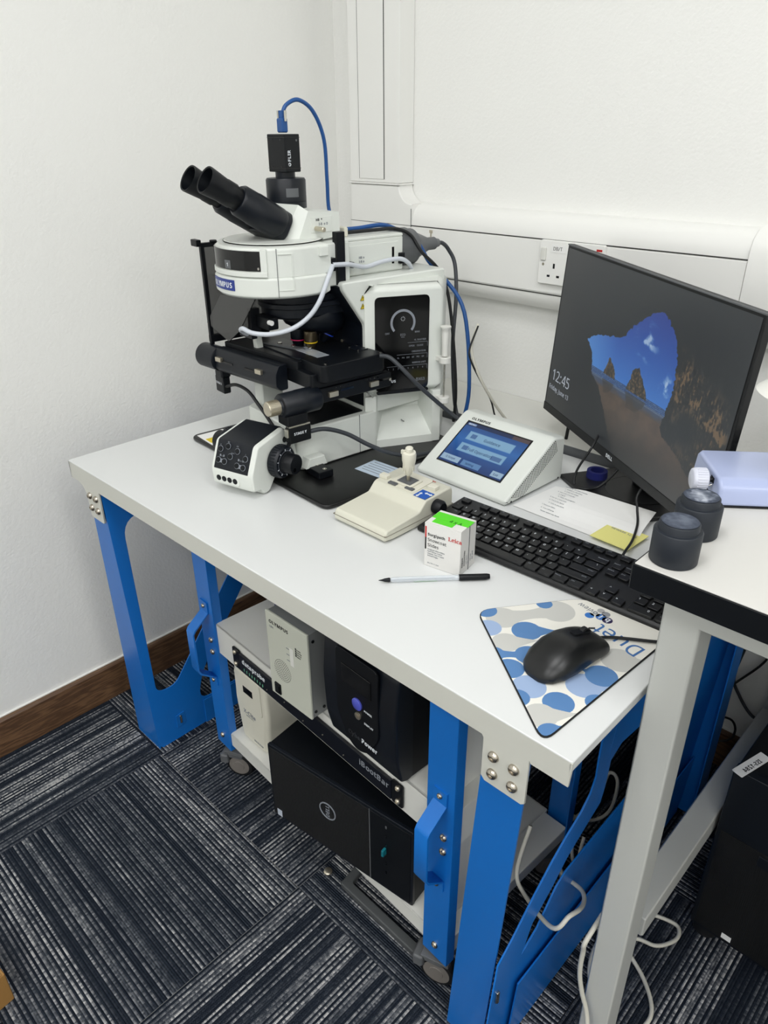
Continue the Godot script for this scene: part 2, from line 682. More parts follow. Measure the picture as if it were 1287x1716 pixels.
func wood_image() -> Image:
	var w := 1024
	var h := 256
	var im := Image.create(w, h, false, Image.FORMAT_RGB8)
	var a := FastNoiseLite.new()
	a.seed = 4
	a.frequency = 0.012
	var b := FastNoiseLite.new()
	b.seed = 9
	b.frequency = 0.05
	for y in h:
		for x in w:
			var warp := a.get_noise_2d(x * 0.35, y * 1.2) * 3.2
			var ring := 0.5 + 0.5 * sin(y * 0.11 + warp * 3.0)
			var fib := b.get_noise_2d(x * 0.25, y * 6.0)
			var f := clampf(ring * 0.6 + 0.2 + fib * 0.35, 0.0, 1.0)
			im.set_pixel(x, y, Color(0.34, 0.24, 0.17).lerp(Color(0.58, 0.44, 0.31), f))
	return im

func trunking() -> void:
	# horizontal dado trunking: sloped shoulders above and below a flat cover
	var zf := WALL_B + 0.05
	var prof := pv([[0.0, 1.147], [0.008, 1.147], [0.030, 1.141], [0.043, 1.130], [0.049, 1.112], [0.050, 1.1], [0.050, 0.990], [0.048, 0.978], [0.040, 0.964], [0.026, 0.955], [0.0, 0.951]])
	var along := Basis(Vector3(0, 0, 1), Vector3(1, 0, 0), Vector3(0, 1, 0))   # profile (depth, height) swept along x
	var t := struct("trim_1", MB.new().at(Vector3(0, 0, WALL_B), along).prism(prof, 0.150, 0.930), M.trunk, "white plastic dado trunking along the wall")
	part("cover", MB.new().box(Vector3(0.54, 1.0445, zf + 0.0005), Vector3(0.776, 0.1015, 0.003), 0.0008), M.trunk, t)
	var dk := mat(Color(0.2, 0.2, 0.19), 0.8)
	part("joint", MB.new().box(Vector3(0.54, 1.0982, zf + 0.0002), Vector3(0.776, 0.0022, 0.0012)).box(Vector3(0.54, 0.9905, zf + 0.0002), Vector3(0.776, 0.0022, 0.0012)), dk, t)
	part("end_coupler", MB.new().at(Vector3(0, 0, WALL_B), along).prism(pv([[0.0, 1.152], [0.03, 1.146], [0.047, 1.133], [0.054, 1.112], [0.055, 0.985], [0.045, 0.962], [0.028, 0.95], [0.0, 0.946]]), 0.929, 0.985, 0.001), M.trunk, t)
	part("cover", MB.new().at(Vector3(0, 0, WALL_B), along).prism(prof, 0.985, 3.2), M.trunk, t)
	# vertical trunking in the corner with an elbow
	var v := struct("trim_2", MB.new().box(Vector3(0.032, (1.187 + 2.63) / 2, WALL_B + 0.025), Vector3(0.164, 2.63 - 1.187, 0.05), 0.002), M.trunk, "white vertical trunking rising in the corner")
	part("cover", MB.new().box(Vector3(0.0245, 1.91, zf + 0.0004), Vector3(0.081, 1.43, 0.003), 0.0006), M.trunk, v)
	part("joint", MB.new().box(Vector3(-0.0168, 1.91, zf + 0.0003), Vector3(0.0016, 1.43, 0.0012)).box(Vector3(0.0658, 1.91, zf + 0.0003), Vector3(0.0016, 1.43, 0.0012)), dk, v)
	part("collar", MB.new().box(Vector3(0.032, 1.185, WALL_B + 0.027), Vector3(0.170, 0.004, 0.054), 0.0012), M.trunk, v)
	var el := [[-0.05, 1.183], [0.114, 1.183]]
	for k in 9:
		var a := PI / 2 * k / 8.0
		el.append([0.156 - cos(a) * 0.042, 1.183 - sin(a) * 0.038 + 0.0])
	el.append_array([[0.156, 0.951], [-0.05, 0.951]])
	part("elbow", MB.new().at(Vector3(0, 0, WALL_B), FACING).prism(pv(el), 0.0, 0.0515, 0.004), M.trunk, v)
	part("joint", MB.new().box(Vector3(0.1535, 1.05, WALL_B + 0.0516), Vector3(0.0012, 0.17, 0.0006)).box(Vector3(0.053, 1.098, WALL_B + 0.0516), Vector3(0.205, 0.001, 0.0006)), dk, v)
	# double socket
	var s := thing("power_socket", "white double wall socket with rocker switches on the trunking", "socket", Vector3(0.592, 1.056, zf + 0.002))
	part("faceplate", MB.new().at(Vector3.ZERO, ALONG_Z).prism(rrect(-0.073, -0.043, 0.073, 0.043, 0.004), 0.0, 0.009, 0.0015), M.trunk, s)
	for sx in [-1, 1]:
		var sw := part("rocker_switch", MB.new().box(Vector3(sx * 0.062, 0.016, 0.0105), Vector3(0.0125, 0.026, 0.006), 0.002), M.white, s)
		for q in [[0.0, -0.006, 0.0042, 0.0095], [-0.0112, -0.026, 0.0065, 0.0042], [0.0112, -0.026, 0.0065, 0.0042]]:
			part("pin_hole", MB.new().box(Vector3(sx * 0.036 + q[0], q[1], 0.0088), Vector3(q[2], q[3], 0.0012)), M.gloss, s)
		part("screw", MB.new().at(Vector3(sx * 0.062, -0.004, 0.0085), ALONG_Z).cyl(0.0028, 0, 0.001, 12), M.nickel, s)
	part("paper_label", MB.new().box(Vector3(-0.028, 0.028, 0.0094), Vector3(0.034, 0.015, 0.0005)), M.paper, s)
	letters("DB/T", 0.007, Vector3(-0.041, 0.028, 0.0098), Vector3.RIGHT, Vector3.UP, M.print_black, s)
	part("neon_window", MB.new().box(Vector3(0.062, 0.033, 0.0092), Vector3(0.012, 0.004, 0.0008)), M.print_red, s)

# ---------------------------------------------------------------- lab table
func bolt(b: MB, o: Vector3, dir: Basis, r: float) -> void:
	b.at(o, dir).lathe([Vector2(r, 0), Vector2(r * 0.98, r * 0.3), Vector2(r * 0.8, r * 0.62), Vector2(r * 0.45, r * 0.78), Vector2(r * 0.42, r * 0.55), Vector2(0, r * 0.55)], 16)

# a folded sheet: polygon given as (depth behind the front, height), holes cut, leaning from xb at the floor to xt at 0.68
func leaning(polys: Array, xb: float, xt: float, th: float) -> MB:
	var b := MB.new()
	for poly in polys:
		b.at(Vector3.ZERO, Basis(Vector3(0, 0, 1), Vector3(1, 0, 0), Vector3(0, 1, 0))).prism(poly, -th, 0.0, 0.0006)
	for i in b.v.size():
		b.v[i].x += xb + (xt - xb) * b.v[i].y / 0.68
	return b

func cut(outer: PackedVector2Array, holes: Array) -> Array:
	# split along the middle of each hole so that every piece is a simple polygon
	var pieces := [outer]
	for h in holes:
		var c := 0.0
		for q in h:
			c += q.x / h.size()
		var next := []
		for piece in pieces:
			for side in [pv([[c, -5], [5, -5], [5, 5], [c, 5]]), pv([[-5, -5], [c, -5], [c, 5], [-5, 5]])]:
				for a in Geometry2D.intersect_polygons(piece, side):
					next.append_array(Geometry2D.clip_polygons(a, h))
		pieces = next
	return pieces

func lab_table() -> void:
	var W := 1.147
	var D := 0.70
	var t := thing("lab_table", "heavy white-topped lab table with blue steel end frames", "table")
	var lb := TOP - 0.037
	# top sheet with a rounded nose, the front apron with its two bolted tabs, a hemmed end
	var th := 0.0035
	part("tabletop", MB.new().at().prism(rounded(pv([[0, 0], [W, 0], [W, -D], [0, -D]]), 0.003), TOP - th, TOP, 0.0016)
		.box(Vector3(W / 2, TOP - 0.008, -D + 0.002), Vector3(W, 0.016, 0.004)).box(Vector3(W - 0.0025, TOP - 0.008, -D / 2), Vector3(0.005, 0.013, D), 0.002)
		.box(Vector3(0.002, TOP - 0.02, -D / 2), Vector3(0.004, 0.034, D)).box(Vector3(W / 2, TOP - 0.03, -D / 2), Vector3(W - 0.06, 0.03, D - 0.08)), M.table, t)
	var ap := [[0.0, TOP - 0.002], [0.0, lb], [0.034, lb], [0.048, lb - 0.006], [0.0575, lb - 0.02], [0.0587, lb - 0.03], [0.0605, 0.617], [0.064, 0.614], [0.109, 0.614], [0.1125, 0.617], [0.1125, lb],
		[1.032, lb], [1.0345, lb - 0.004], [1.0345, 0.620], [1.040, 0.614], [1.092, 0.614], [1.0965, 0.618], [1.0965, lb + 0.004], [1.0985, lb], [W - 0.002, lb], [W, TOP - 0.008], [W, TOP - 0.002]]
	part("apron", MB.new().at(Vector3.ZERO, FACING).prism(pv(ap), -0.0035, 0.0, 0.0005), M.apron, t, "cream-white folded front edge with bolted tabs")
	for o in [[0.073, 0.664], [0.098, 0.664], [0.073, 0.638], [0.098, 0.638], [1.051, 0.660], [1.079, 0.660], [1.051, 0.633], [1.079, 0.633]]:
		var b := MB.new()
		bolt(b, Vector3(o[0], o[1], 0.0), ALONG_Z, 0.0072)
		part("bolt", b, M.bolt, t)
	# left end frame: front flange, then the side plate with two cut-outs
	var fr := MB.new()
	var f := func(b: MB, xs: Array, z0: float, z1: float) -> void:
		# xs: bottom-left, bottom-right, top-left, top-right
		var th2 := 0.003
		var bl := Vector3(xs[0], 0.0, z0)
		var br := Vector3(xs[1], 0.0, z0)
		var tl := Vector3(xs[2], 0.70, z1)
		var tr := Vector3(xs[3], 0.70, z1)
		var k := Vector3(0, 0, -th2)
		b.at().quad(bl, br, tr, tl).quad(br + k, bl + k, tl + k, tr + k).quad(br, br + k, tr + k, tr).quad(bl + k, bl, tl, tl + k)
	f.call(fr, [0.016, 0.112, 0.0585, 0.1125], -0.022, -0.0045)
	var lo := rounded(pv([[-0.004, 0.70], [-0.024, 0.0], [-0.70, 0.0], [-0.70, 0.70]]), 0.012)
	var h1 := rounded(pv([[-0.036, 0.612], [-0.040, 0.160], [-0.088, 0.155], [-0.36, 0.50], [-0.40, 0.612]]), 0.045, 6)
	var h2 := rounded(pv([[-0.140, 0.072], [-0.160, 0.150], [-0.40, 0.46], [-0.62, 0.46], [-0.62, 0.072]]), 0.05, 6)
	var le := part("end_frame", fr, M.blue, t)
	part("side_plate", leaning(cut(lo, [h1, h2]), 0.1125, 0.1125, 0.003), M.blue, le)
	part("foot_flange", MB.new().box(Vector3(0.098, 0.0015, -0.36), Vector3(0.03, 0.003, 0.66)).box(Vector3(0.1155, 0.035, -0.40), Vector3(0.003, 0.07, 0.50), 0.001).box(Vector3(0.085, 0.35, -0.6985), Vector3(0.056, 0.69, 0.003)), M.blue, le)
	var lug := MB.new()
	lug.at(Vector3(0.113, 0.052, -0.085), Basis(Vector3.UP, 0.1)).box(Vector3(0.001, 0.0, 0), Vector3(0.003, 0.036, 0.026), 0.001)
	part("level_plate", lug, M.blue, le)
	part("level_screw", MB.new().box(Vector3(0.116, 0.054, -0.085), Vector3(0.005, 0.024, 0.006), 0.002), M.steel, le)
	# right end frame leans in a little towards the floor
	var fr2 := MB.new()
	f.call(fr2, [0.985, 1.052, 1.036, 1.0965], -0.030, -0.0045)
	var re := part("end_frame", fr2, M.blue, t)
	var ro := pv([[-0.012, 0.0], [-0.70, 0.0], [-0.72, 0.68], [-0.185, 0.68], [-0.199, 0.53], [-0.204, 0.495], [-0.198, 0.466], [-0.178, 0.441], [-0.147, 0.422], [-0.115, 0.395], [-0.077, 0.353], [-0.041, 0.307], [-0.012, 0.276]])
	var rh := pv([[-0.079, 0.222], [-0.114, 0.245], [-0.152, 0.305], [-0.175, 0.318], [-0.232, 0.320], [-0.42, 0.323], [-0.44, 0.36], [-0.43, 0.43], [-0.33, 0.505], [-0.27, 0.515], [-0.244, 0.50], [-0.247, 0.44], [-0.244, 0.41], [-0.219, 0.394], [-0.192, 0.376], [-0.166, 0.358], [-0.139, 0.325], [-0.094, 0.281]])
	part("side_plate", leaning(cut(ro, [rh]), 1.066, 1.099, 0.003), M.blue, re)
	part("foot_flange", MB.new().at(Vector3(1.069, 0, 0), Basis(Vector3.BACK, -0.05)).box(Vector3(0.004, 0.085, -0.38), Vector3(0.003, 0.165, 0.62), 0.001), M.blue, re)
	part("rear_leg", MB.new().box(Vector3(1.085, 0.35, -0.700), Vector3(0.055, 0.69, 0.004), 0.001).box(Vector3(1.113, 0.35, -0.675), Vector3(0.003, 0.69, 0.05), 0.001), M.blue, re)
	part("level_screw", MB.new().box(Vector3(1.077, 0.19, -0.022), Vector3(0.006, 0.026, 0.007), 0.002), M.steel, re)
	part("back_rail", MB.new().box(Vector3(0.6, 0.62, -0.694), Vector3(0.94, 0.1, 0.004)), M.blue, t)

func back_ledge() -> void:
	var t := thing("wall_shelf", "narrow white ledge with a grey front edge between table and wall", "shelf", Vector3(0, 0, 0))
	part("board", MB.new().box(Vector3(1.02, TOP + 0.006, -0.8005), Vector3(1.56, 0.022, 0.187), 0.0008), M.white, t)
	part("edge_strip", MB.new().box(Vector3(1.02, TOP + 0.006, -0.7055), Vector3(1.56, 0.0222, 0.003), 0.0005), M.grey, t, "dark grey edging strip")
	for x in [0.28, 1.7]:
		part("leg", MB.new().box(Vector3(x, 0.357, -0.80), Vector3(0.04, 0.714, 0.04), 0.002), M.white, t)

# ---------------------------------------------------------------- trolley under the table
const CART := Vector3(0.33, 0.0, -0.09)
const CART_TURN := -0.0564

func cart(p: Vector3) -> Vector3:
	return CART + Basis(Vector3.UP, CART_TURN) * p

func trolley() -> void:
	var t := thing("equipment_trolley", "blue and white two-shelf trolley on castors under the table", "trolley", CART, CART_TURN)
	var dp := 0.34
	for x in [[-0.062, -0.009], [0.579, 0.632]]:
		for z in [0.0, -dp]:
			var up := MB.new()
			var s := 1.0 if z == 0.0 else -1.0
			up.box(Vector3((x[0] + x[1]) / 2, 0.37, z + s * 0.0015), Vector3(x[1] - x[0], 0.56, 0.003), 0.001)
			var xo: float = x[0] if x[0] < 0.3 else x[1]
			up.box(Vector3(x[1] - 0.0015 if x[0] > 0.3 else x[1] - 0.0015, 0.37, z - s * 0.008), Vector3(0.003, 0.56, 0.018), 0.001)
			part("upright", up, M.blue, t)
	# shelves: folded trays
	for y in [[0.431, 0.072], [0.140, 0.034]]:
		var sh := MB.new()
		sh.box(Vector3(0.285, y[0] - 0.002, -dp / 2), Vector3(0.588, 0.004, dp - 0.003), 0.0012)
		sh.box(Vector3(0.285, y[0] - y[1] / 2, -0.003), Vector3(0.588, y[1], 0.003), 0.0012)
		sh.box(Vector3(0.285, y[0] - y[1] / 2, -dp + 0.004), Vector3(0.588, y[1], 0.003), 0.0012)
		for e in [-0.0085, 0.5785]:
			sh.box(Vector3(e, y[0] - y[1] / 2, -dp / 2), Vector3(0.003, y[1], dp - 0.01))
		if y[0] < 0.2:
			sh.box(Vector3(0.604, y[0] - 0.014, -dp / 2 - 0.02), Vector3(0.05, 0.028, dp - 0.06), 0.002)
		part("shelf", sh, M.white, t)
	part("side_panel", MB.new().box(Vector3(0.600, 0.38, -0.10), Vector3(0.003, 0.52, 0.16), 0.0008), M.white, t)
	part("bracket", MB.new().box(Vector3(0.612, 0.431, -0.05), Vector3(0.028, 0.003, 0.075)).box(Vector3(0.612, 0.362, -0.05), Vector3(0.028, 0.003, 0.075)).box(Vector3(0.625, 0.396, -0.05), Vector3(0.003, 0.072, 0.075)), M.white, t)
	part("bracket", MB.new().box(Vector3(0.612, 0.140, -0.045), Vector3(0.03, 0.003, 0.06)).box(Vector3(0.626, 0.122, -0.045), Vector3(0.003, 0.038, 0.06)), M.white, t)
	# strap handles on the front uprights
	for x in [-0.036, 0.607]:
		var y := 0.372
		var out := pv([[0.003, y + 0.104], [0.003, y + 0.078], [0.036, y + 0.050], [0.040, y + 0.044], [0.040, y - 0.046], [0.036, y - 0.054], [0.003, y - 0.082], [0.003, y - 0.104],
			[0.006, y - 0.104], [0.006, y - 0.084], [0.039, y - 0.057], [0.0435, y - 0.047], [0.0435, y + 0.045], [0.039, y + 0.053], [0.006, y + 0.080], [0.006, y + 0.104]])
		var hd := part("handle", MB.new().at(Vector3(x - 0.013, 0, 0), SIDEWAYS).prism(out, 0.0, 0.026, 0.0006), M.blue, t, "blue bent strap handle")
		for dy in [0.093, -0.094]:
			var b := MB.new()
			bolt(b, Vector3(x, y + dy, 0.006), ALONG_Z, 0.0048)
			part("bolt", b, M.bolt, hd)
		for dy in [0.012, -0.018]:
			var b := MB.new()
			bolt(b, Vector3(x + 0.008, y + dy, 0.003), ALONG_Z, 0.0062)
			part("bolt", b, M.bolt, t)
		var b2 := MB.new()
		bolt(b2, Vector3(x, 0.122, 0.003), ALONG_Z, 0.0062)
		part("bolt", b2, M.bolt, t)
	# castors
	var tan := mat(Color(0.47, 0.45, 0.43), 0.5)
	for c in [[-0.02, -0.025, 0.55], [0.600, -0.018, 0.35], [-0.03, -dp + 0.02, -0.4], [0.60, -dp + 0.02, 0.9]]:
		var cs := part("castor", MB.new().at(Vector3(c[0], 0, c[1]), Basis(Vector3.UP, c[2])).box(Vector3(0, 0.079, 0), Vector3(0.05, 0.006, 0.05), 0.001).cyl(0.012, 0.066, 0.079, 16)
			.box(Vector3(-0.006, 0.060, 0), Vector3(0.036, 0.014, 0.034), 0.004).box(Vector3(-0.033, 0.048, 0), Vector3(0.022, 0.026, 0.04), 0.005), M.grey, t)
		var at0 := Basis(Vector3.UP, c[2])
		var wo: Vector3 = Vector3(c[0], 0.0325, c[1])
		part("tyre", MB.new().at(wo, at0 * ALONG_Z).lathe([Vector2(0.024, -0.013), Vector2(0.030, -0.012), Vector2(0.0322, -0.008), Vector2(0.0322, 0.008), Vector2(0.030, 0.012), Vector2(0.024, 0.013)], 28), M.rubber, cs)
		part("hub", MB.new().at(wo, at0 * ALONG_Z).lathe([Vector2(0, -0.0145), Vector2(0.012, -0.0145), Vector2(0.013, -0.0135), Vector2(0.024, -0.0135), Vector2(0.0245, -0.012), Vector2(0.0245, 0.012), Vector2(0.024, 0.0135), Vector2(0.013, 0.0135), Vector2(0.012, 0.0145), Vector2(0, 0.0145)], 28), tan, cs)

func trolley_load() -> void:
	# mains power bar screwed to the front of the middle shelf
	var navy := mat(Color(0.03, 0.045, 0.085), 0.3)
	var pb := thing("power_bar", "long dark blue rack power bar on the front of the trolley shelf", "power bar", cart(Vector3(0, 0.392, 0.0)), CART_TURN)
	part("case", MB.new().box(Vector3(0.2915, -0.001, 0.002), Vector3(0.425, 0.041, 0.006), 0.0012), navy, pb)
	for x in [[0.054, 0.079], [0.504, 0.529]]:
		var er := part("bracket_ear", MB.new().at(Vector3.ZERO, FACING).prism(rrect(x[0], -0.0235, x[1], 0.0235, 0.004), 0.0, 0.0035, 0.0006), M.black, pb)
		for y in [-0.014, 0.014]:
			var b := MB.new()
			bolt(b, Vector3((x[0] + x[1]) / 2 + (0.002 if x[0] > 0.3 else -0.003), y, 0.0035), ALONG_Z, 0.0048)
			part("screw", b, M.nickel, er)
	letters("dataprobe", 0.011, Vector3(0.090, 0.008, 0.0056), Vector3.RIGHT, Vector3.UP, M.print_white, pb, true)
	letters("iBootBar", 0.012, Vector3(0.430, 0.006, 0.0056), Vector3.RIGHT, Vector3.UP, M.print_grey, pb, true)
	var led := mat(Color(0.45, 0.75, 0.6), 0.4)
	for k in 8:
		part("indicator_light", MB.new().box(Vector3(0.095 + k * 0.0088, -0.011, 0.0052), Vector3(0.0016, 0.006, 0.0008)), led, pb)
	for k in 5:
		part("screw", MB.new().at(Vector3(0.17 + k * 0.055, -0.012 + 0.006 * (k % 2), 0.005), ALONG_Z).cyl(0.0012, 0, 0.001, 8), M.nickel, pb)
	# control box
	var cb := thing("control_box", "tall pale grey control box with round speaker grille on trolley", "control box", cart(Vector3(0.2315, 0.4315, 0.028)), CART_TURN + 0.05)
	var pale := mat(Color(0.76, 0.77, 0.72), 0.45)
	var gal := mat(Color(0.55, 0.56, 0.56), 0.4, 0.35)
	part("case", MB.new().box(Vector3(0.0515, 0.0855, -0.115), Vector3(0.103, 0.171, 0.226), 0.001), gal, cb)
	part("front_plate", MB.new().box(Vector3(0.0515, 0.0865, 0.0), Vector3(0.106, 0.173, 0.005), 0.0015), pale, cb, "pale grey-green front plate")
	letters("OLYMPUS", 0.0068, Vector3(0.008, 0.155, 0.0028), Vector3.RIGHT, Vector3.UP, M.print_black, cb, true, 0, 1.15)
	letters("CBH", 0.0042, Vector3(0.008, 0.145, 0.0028), Vector3.RIGHT, Vector3.UP, M.print_grey, cb)
	var hb := MB.new()
	for k in 7:
		var rr := 0.0035 * k + 0.0
		var n := maxi(1, int(TAU * rr / 0.0034))
		for j in n:
			var a := TAU * j / n
			hb.at(Vector3(0.035 + cos(a) * rr, 0.065 + sin(a) * rr, 0.0026), ALONG_Z).cyl(0.00075, 0, 0.0003, 6)
	var gr := part("speaker_grille", hb, M.print_black, cb)
	part("scale_window", MB.new().box(Vector3(0.063, 0.108, 0.0027), Vector3(0.009, 0.036, 0.0006)), M.white, cb)
	for k in 3:
		part("scale_mark", MB.new().box(Vector3(0.053, 0.121 - k * 0.012, 0.0027), Vector3(0.007, 0.0012, 0.0004)), M.print_grey, cb)
	for k in 4:
		letters("■ " + ["POWER", "SHUTTER", "REMOTE", "ERROR"][k], 0.0022, Vector3(0.073, 0.131 - k * 0.0045, 0.0028), Vector3.RIGHT, Vector3.UP, M.print_black, cb)
	part("power_switch", MB.new().box(Vector3(0.018, 0.018, 0.003), Vector3(0.016, 0.022, 0.004), 0.001).box(Vector3(0.018, 0.018, 0.005), Vector3(0.011, 0.015, 0.003), 0.001), M.black, cb)
	for q in [[-0.008, 0.012], [-0.026, 0.012], [-0.01, 0.155]]:
		part("screw", MB.new().at(Vector3(0.103, q[1], q[0]), ALONG_X).cyl(0.0028, 0, 0.0015, 10), M.black, cb)
	# blue carton behind it
	var carton := thing("blue_carton", "narrow dark blue carton standing behind the pale control box", "carton", cart(Vector3(0.152, 0.4315, -0.045)), CART_TURN)
	part("carton_body", MB.new().box(Vector3(0.02, 0.075, -0.04), Vector3(0.045, 0.15, 0.09), 0.0008), mat(Color(0.05, 0.10, 0.33), 0.4), carton)
	part("red_stripe", MB.new().box(Vector3(0.006, 0.042, 0.0053), Vector3(0.010, 0.02, 0.0006)), M.print_red, carton)
	# uninterruptible supply
	var up := thing("power_supply", "large black mains battery unit with small display on trolley", "power unit", cart(Vector3(0.371, 0.4315, 0.006)), CART_TURN)
	part("case", MB.new().box(Vector3(0.083, 0.105, -0.16), Vector3(0.160, 0.21, 0.29), 0.002), M.black, up)
	var side := rounded(pv([[-0.02, 0.0], [0.004, 0.0], [0.016, 0.05], [0.019, 0.13], [0.012, 0.205], [-0.02, 0.212]]), 0.012)
	part("front_bezel", MB.new().at(Vector3(0, 0, 0), SIDEWAYS).prism(side, 0.0, 0.165, 0.004), M.satin, up)
	var pnl := rounded(pv([[0.036, 0.20], [0.036, 0.075], [0.060, 0.030], [0.083, 0.020], [0.106, 0.030], [0.130, 0.075], [0.130, 0.20]]), 0.012)
	part("control_panel", MB.new().at(Vector3(0, 0, 0.0165), FACING).prism(pnl, 0.0, 0.004, 0.0012), M.black, up)
	part("display", MB.new().box(Vector3(0.083, 0.158, 0.0205), Vector3(0.066, 0.034, 0.003), 0.001), M.gloss, up)
	var bb := mat(Color(0.30, 0.33, 0.72), 0.25)
	part("power_button", MB.new().at(Vector3(0.085, 0.116, 0.0195), ALONG_Z).lathe([Vector2(0.0105, 0), Vector2(0.0105, 0.003), Vector2(0.0085, 0.0045), Vector2(0, 0.005)], 20), bb, up, "blue round button")
	part("display_button", MB.new().at(Vector3(0.086, 0.094, 0.0195), ALONG_Z).lathe([Vector2(0.0062, 0), Vector2(0.0062, 0.003), Vector2(0, 0.004)], 16), M.nickel, up)
	letters("POWER", 0.0036, Vector3(0.100, 0.113, 0.0212), Vector3.RIGHT, Vector3.UP, M.print_white, up, true)
	letters("DISPLAY", 0.0036, Vector3(0.100, 0.089, 0.0212), Vector3.RIGHT, Vector3.UP, M.print_white, up, true)
	letters("Cyber", 0.0085, Vector3(0.062, 0.050, 0.0212), Vector3.RIGHT, Vector3.UP, mat(Color(0.16, 0.17, 0.19), 0.5), up, true)
	letters("Power", 0.0085, Vector3(0.0925, 0.050, 0.0212), Vector3.RIGHT, Vector3.UP, M.print_white, up, true)
	# lamp unit at the left of the lower shelf
	var xc := thing("lamp_unit", "cream rounded lamp unit with small dark window on low shelf", "lamp unit", cart(Vector3(-0.002, 0.140, -0.022)), CART_TURN + 0.03)
	var pf := rounded(pv([[0.014, 0.0], [0.108, 0.0], [0.118, 0.11], [0.112, 0.205], [0.006, 0.205], [0.0, 0.11]]), 0.014)
	part("case", MB.new().at(Vector3(0, 0, -0.24), FACING).prism(pf, 0.0, 0.245, 0.012), M.cream, xc)
	part("front_panel", MB.new().at(Vector3(0, 0, 0.004), FACING).prism(rounded(pv([[0.016, 0.105], [0.104, 0.105], [0.102, 0.19], [0.016, 0.19]]), 0.01), 0.0, 0.003, 0.0012), M.cream, xc)
	part("display", MB.new().box(Vector3(0.060, 0.150, 0.0066), Vector3(0.032, 0.017, 0.0016)), M.gloss, xc)
	letters("X-Cite", 0.0105, Vector3(0.034, 0.086, 0.0054), Vector3.RIGHT, Vector3.UP, M.print_grey, xc, true)
	letters("SERIES 120 Q", 0.0032, Vector3(0.042, 0.077, 0.0054), Vector3.RIGHT, Vector3.UP, M.print_grey, xc)
	letters("EXCELITAS", 0.0046, Vector3(0.062, 0.02, 0.0054), Vector3.RIGHT, Vector3.UP, M.print_grey, xc, true)
	part("vent_flap", MB.new().at(Vector3(0.004, 0.05, -0.02), Basis(Vector3.UP, -0.4)).box(Vector3.ZERO, Vector3(0.004, 0.035, 0.02)), M.black, xc)
	# computer lying on its side
	var pc := thing("desktop_computer", "black desktop computer lying on its side, sticking out over the low shelf", "computer", Vector3(0.552, 0.140, -0.029), 0.119)
	part("case", MB.new().box(Vector3(0.162, 0.0885, -0.10), Vector3(0.322, 0.176, 0.19), 0.002), M.black, pc)
	part("bezel_frame", MB.new().at(Vector3.ZERO, FACING).prism(rrect(0.0, 0.0, 0.324, 0.178, 0.004), -0.006, 0.001, 0.0012), M.satin, pc)
	var hx := mat(Color(0.03, 0.032, 0.036), 0.5)
	hx.heightmap_enabled = true
	hx.heightmap_texture = ImageTexture.create_from_image(honeycomb())
	hx.heightmap_scale = 0.25
	hx.uv1_triplanar = true
	hx.uv1_scale = Vector3.ONE * 40.0
	M.honeycomb = hx
	part("mesh_grille", MB.new().box(Vector3(0.119, 0.089, 0.001), Vector3(0.228, 0.166, 0.002), 0.0006), hx, pc)
	part("button_panel", MB.new().box(Vector3(0.278, 0.089, 0.001), Vector3(0.082, 0.166, 0.0022), 0.0006), M.black, pc)
	part("groove", MB.new().box(Vector3(0.2352, 0.089, 0.0012), Vector3(0.0016, 0.17, 0.002)), M.grey, pc)
	var ring := part("badge", MB.new().at(Vector3(0.142, 0.103, 0.002), ALONG_Z).lathe([Vector2(0.0165, 0), Vector2(0.0165, 0.001), Vector2(0.0188, 0.001), Vector2(0.0188, 0)], 32), M.print_grey, pc)
	letters("DELL", 0.0088, Vector3(0.142, 0.103, 0.0024), Vector3.UP, Vector3.LEFT, M.print_grey, pc, true, 1)
	var teal := mat(Color(0.05, 0.42, 0.47), 0.4)
	part("usb_stick", MB.new().box(Vector3(0.268, 0.098, 0.006), Vector3(0.005, 0.014, 0.010), 0.001), teal, pc, "teal plug in the front port")
	for k in 6:
		part("port", MB.new().box(Vector3(0.270, 0.155 - k * 0.022, 0.0022), Vector3(0.003, 0.006, 0.0006)), M.grey if k == 0 else M.gloss, pc)
	part("sticker", MB.new().box(Vector3(0.018, 0.012, 0.0024), Vector3(0.012, 0.016, 0.0004)), mat(Color(0.72, 0.75, 0.8), 0.5), pc)

func honeycomb() -> Image:
	var n := 128
	var im := Image.create(n, n, false, Image.FORMAT_L8)
	for y in n:
		for x in n:
			var a := sin(TAU * (x * 4.0 / n + y * 4.0 / n)) * sin(TAU * (x * 4.0 / n - y * 4.0 / n))
			im.set_pixel(x, y, Color.WHITE * (0.15 if a > 0.1 else 0.9))
	return im

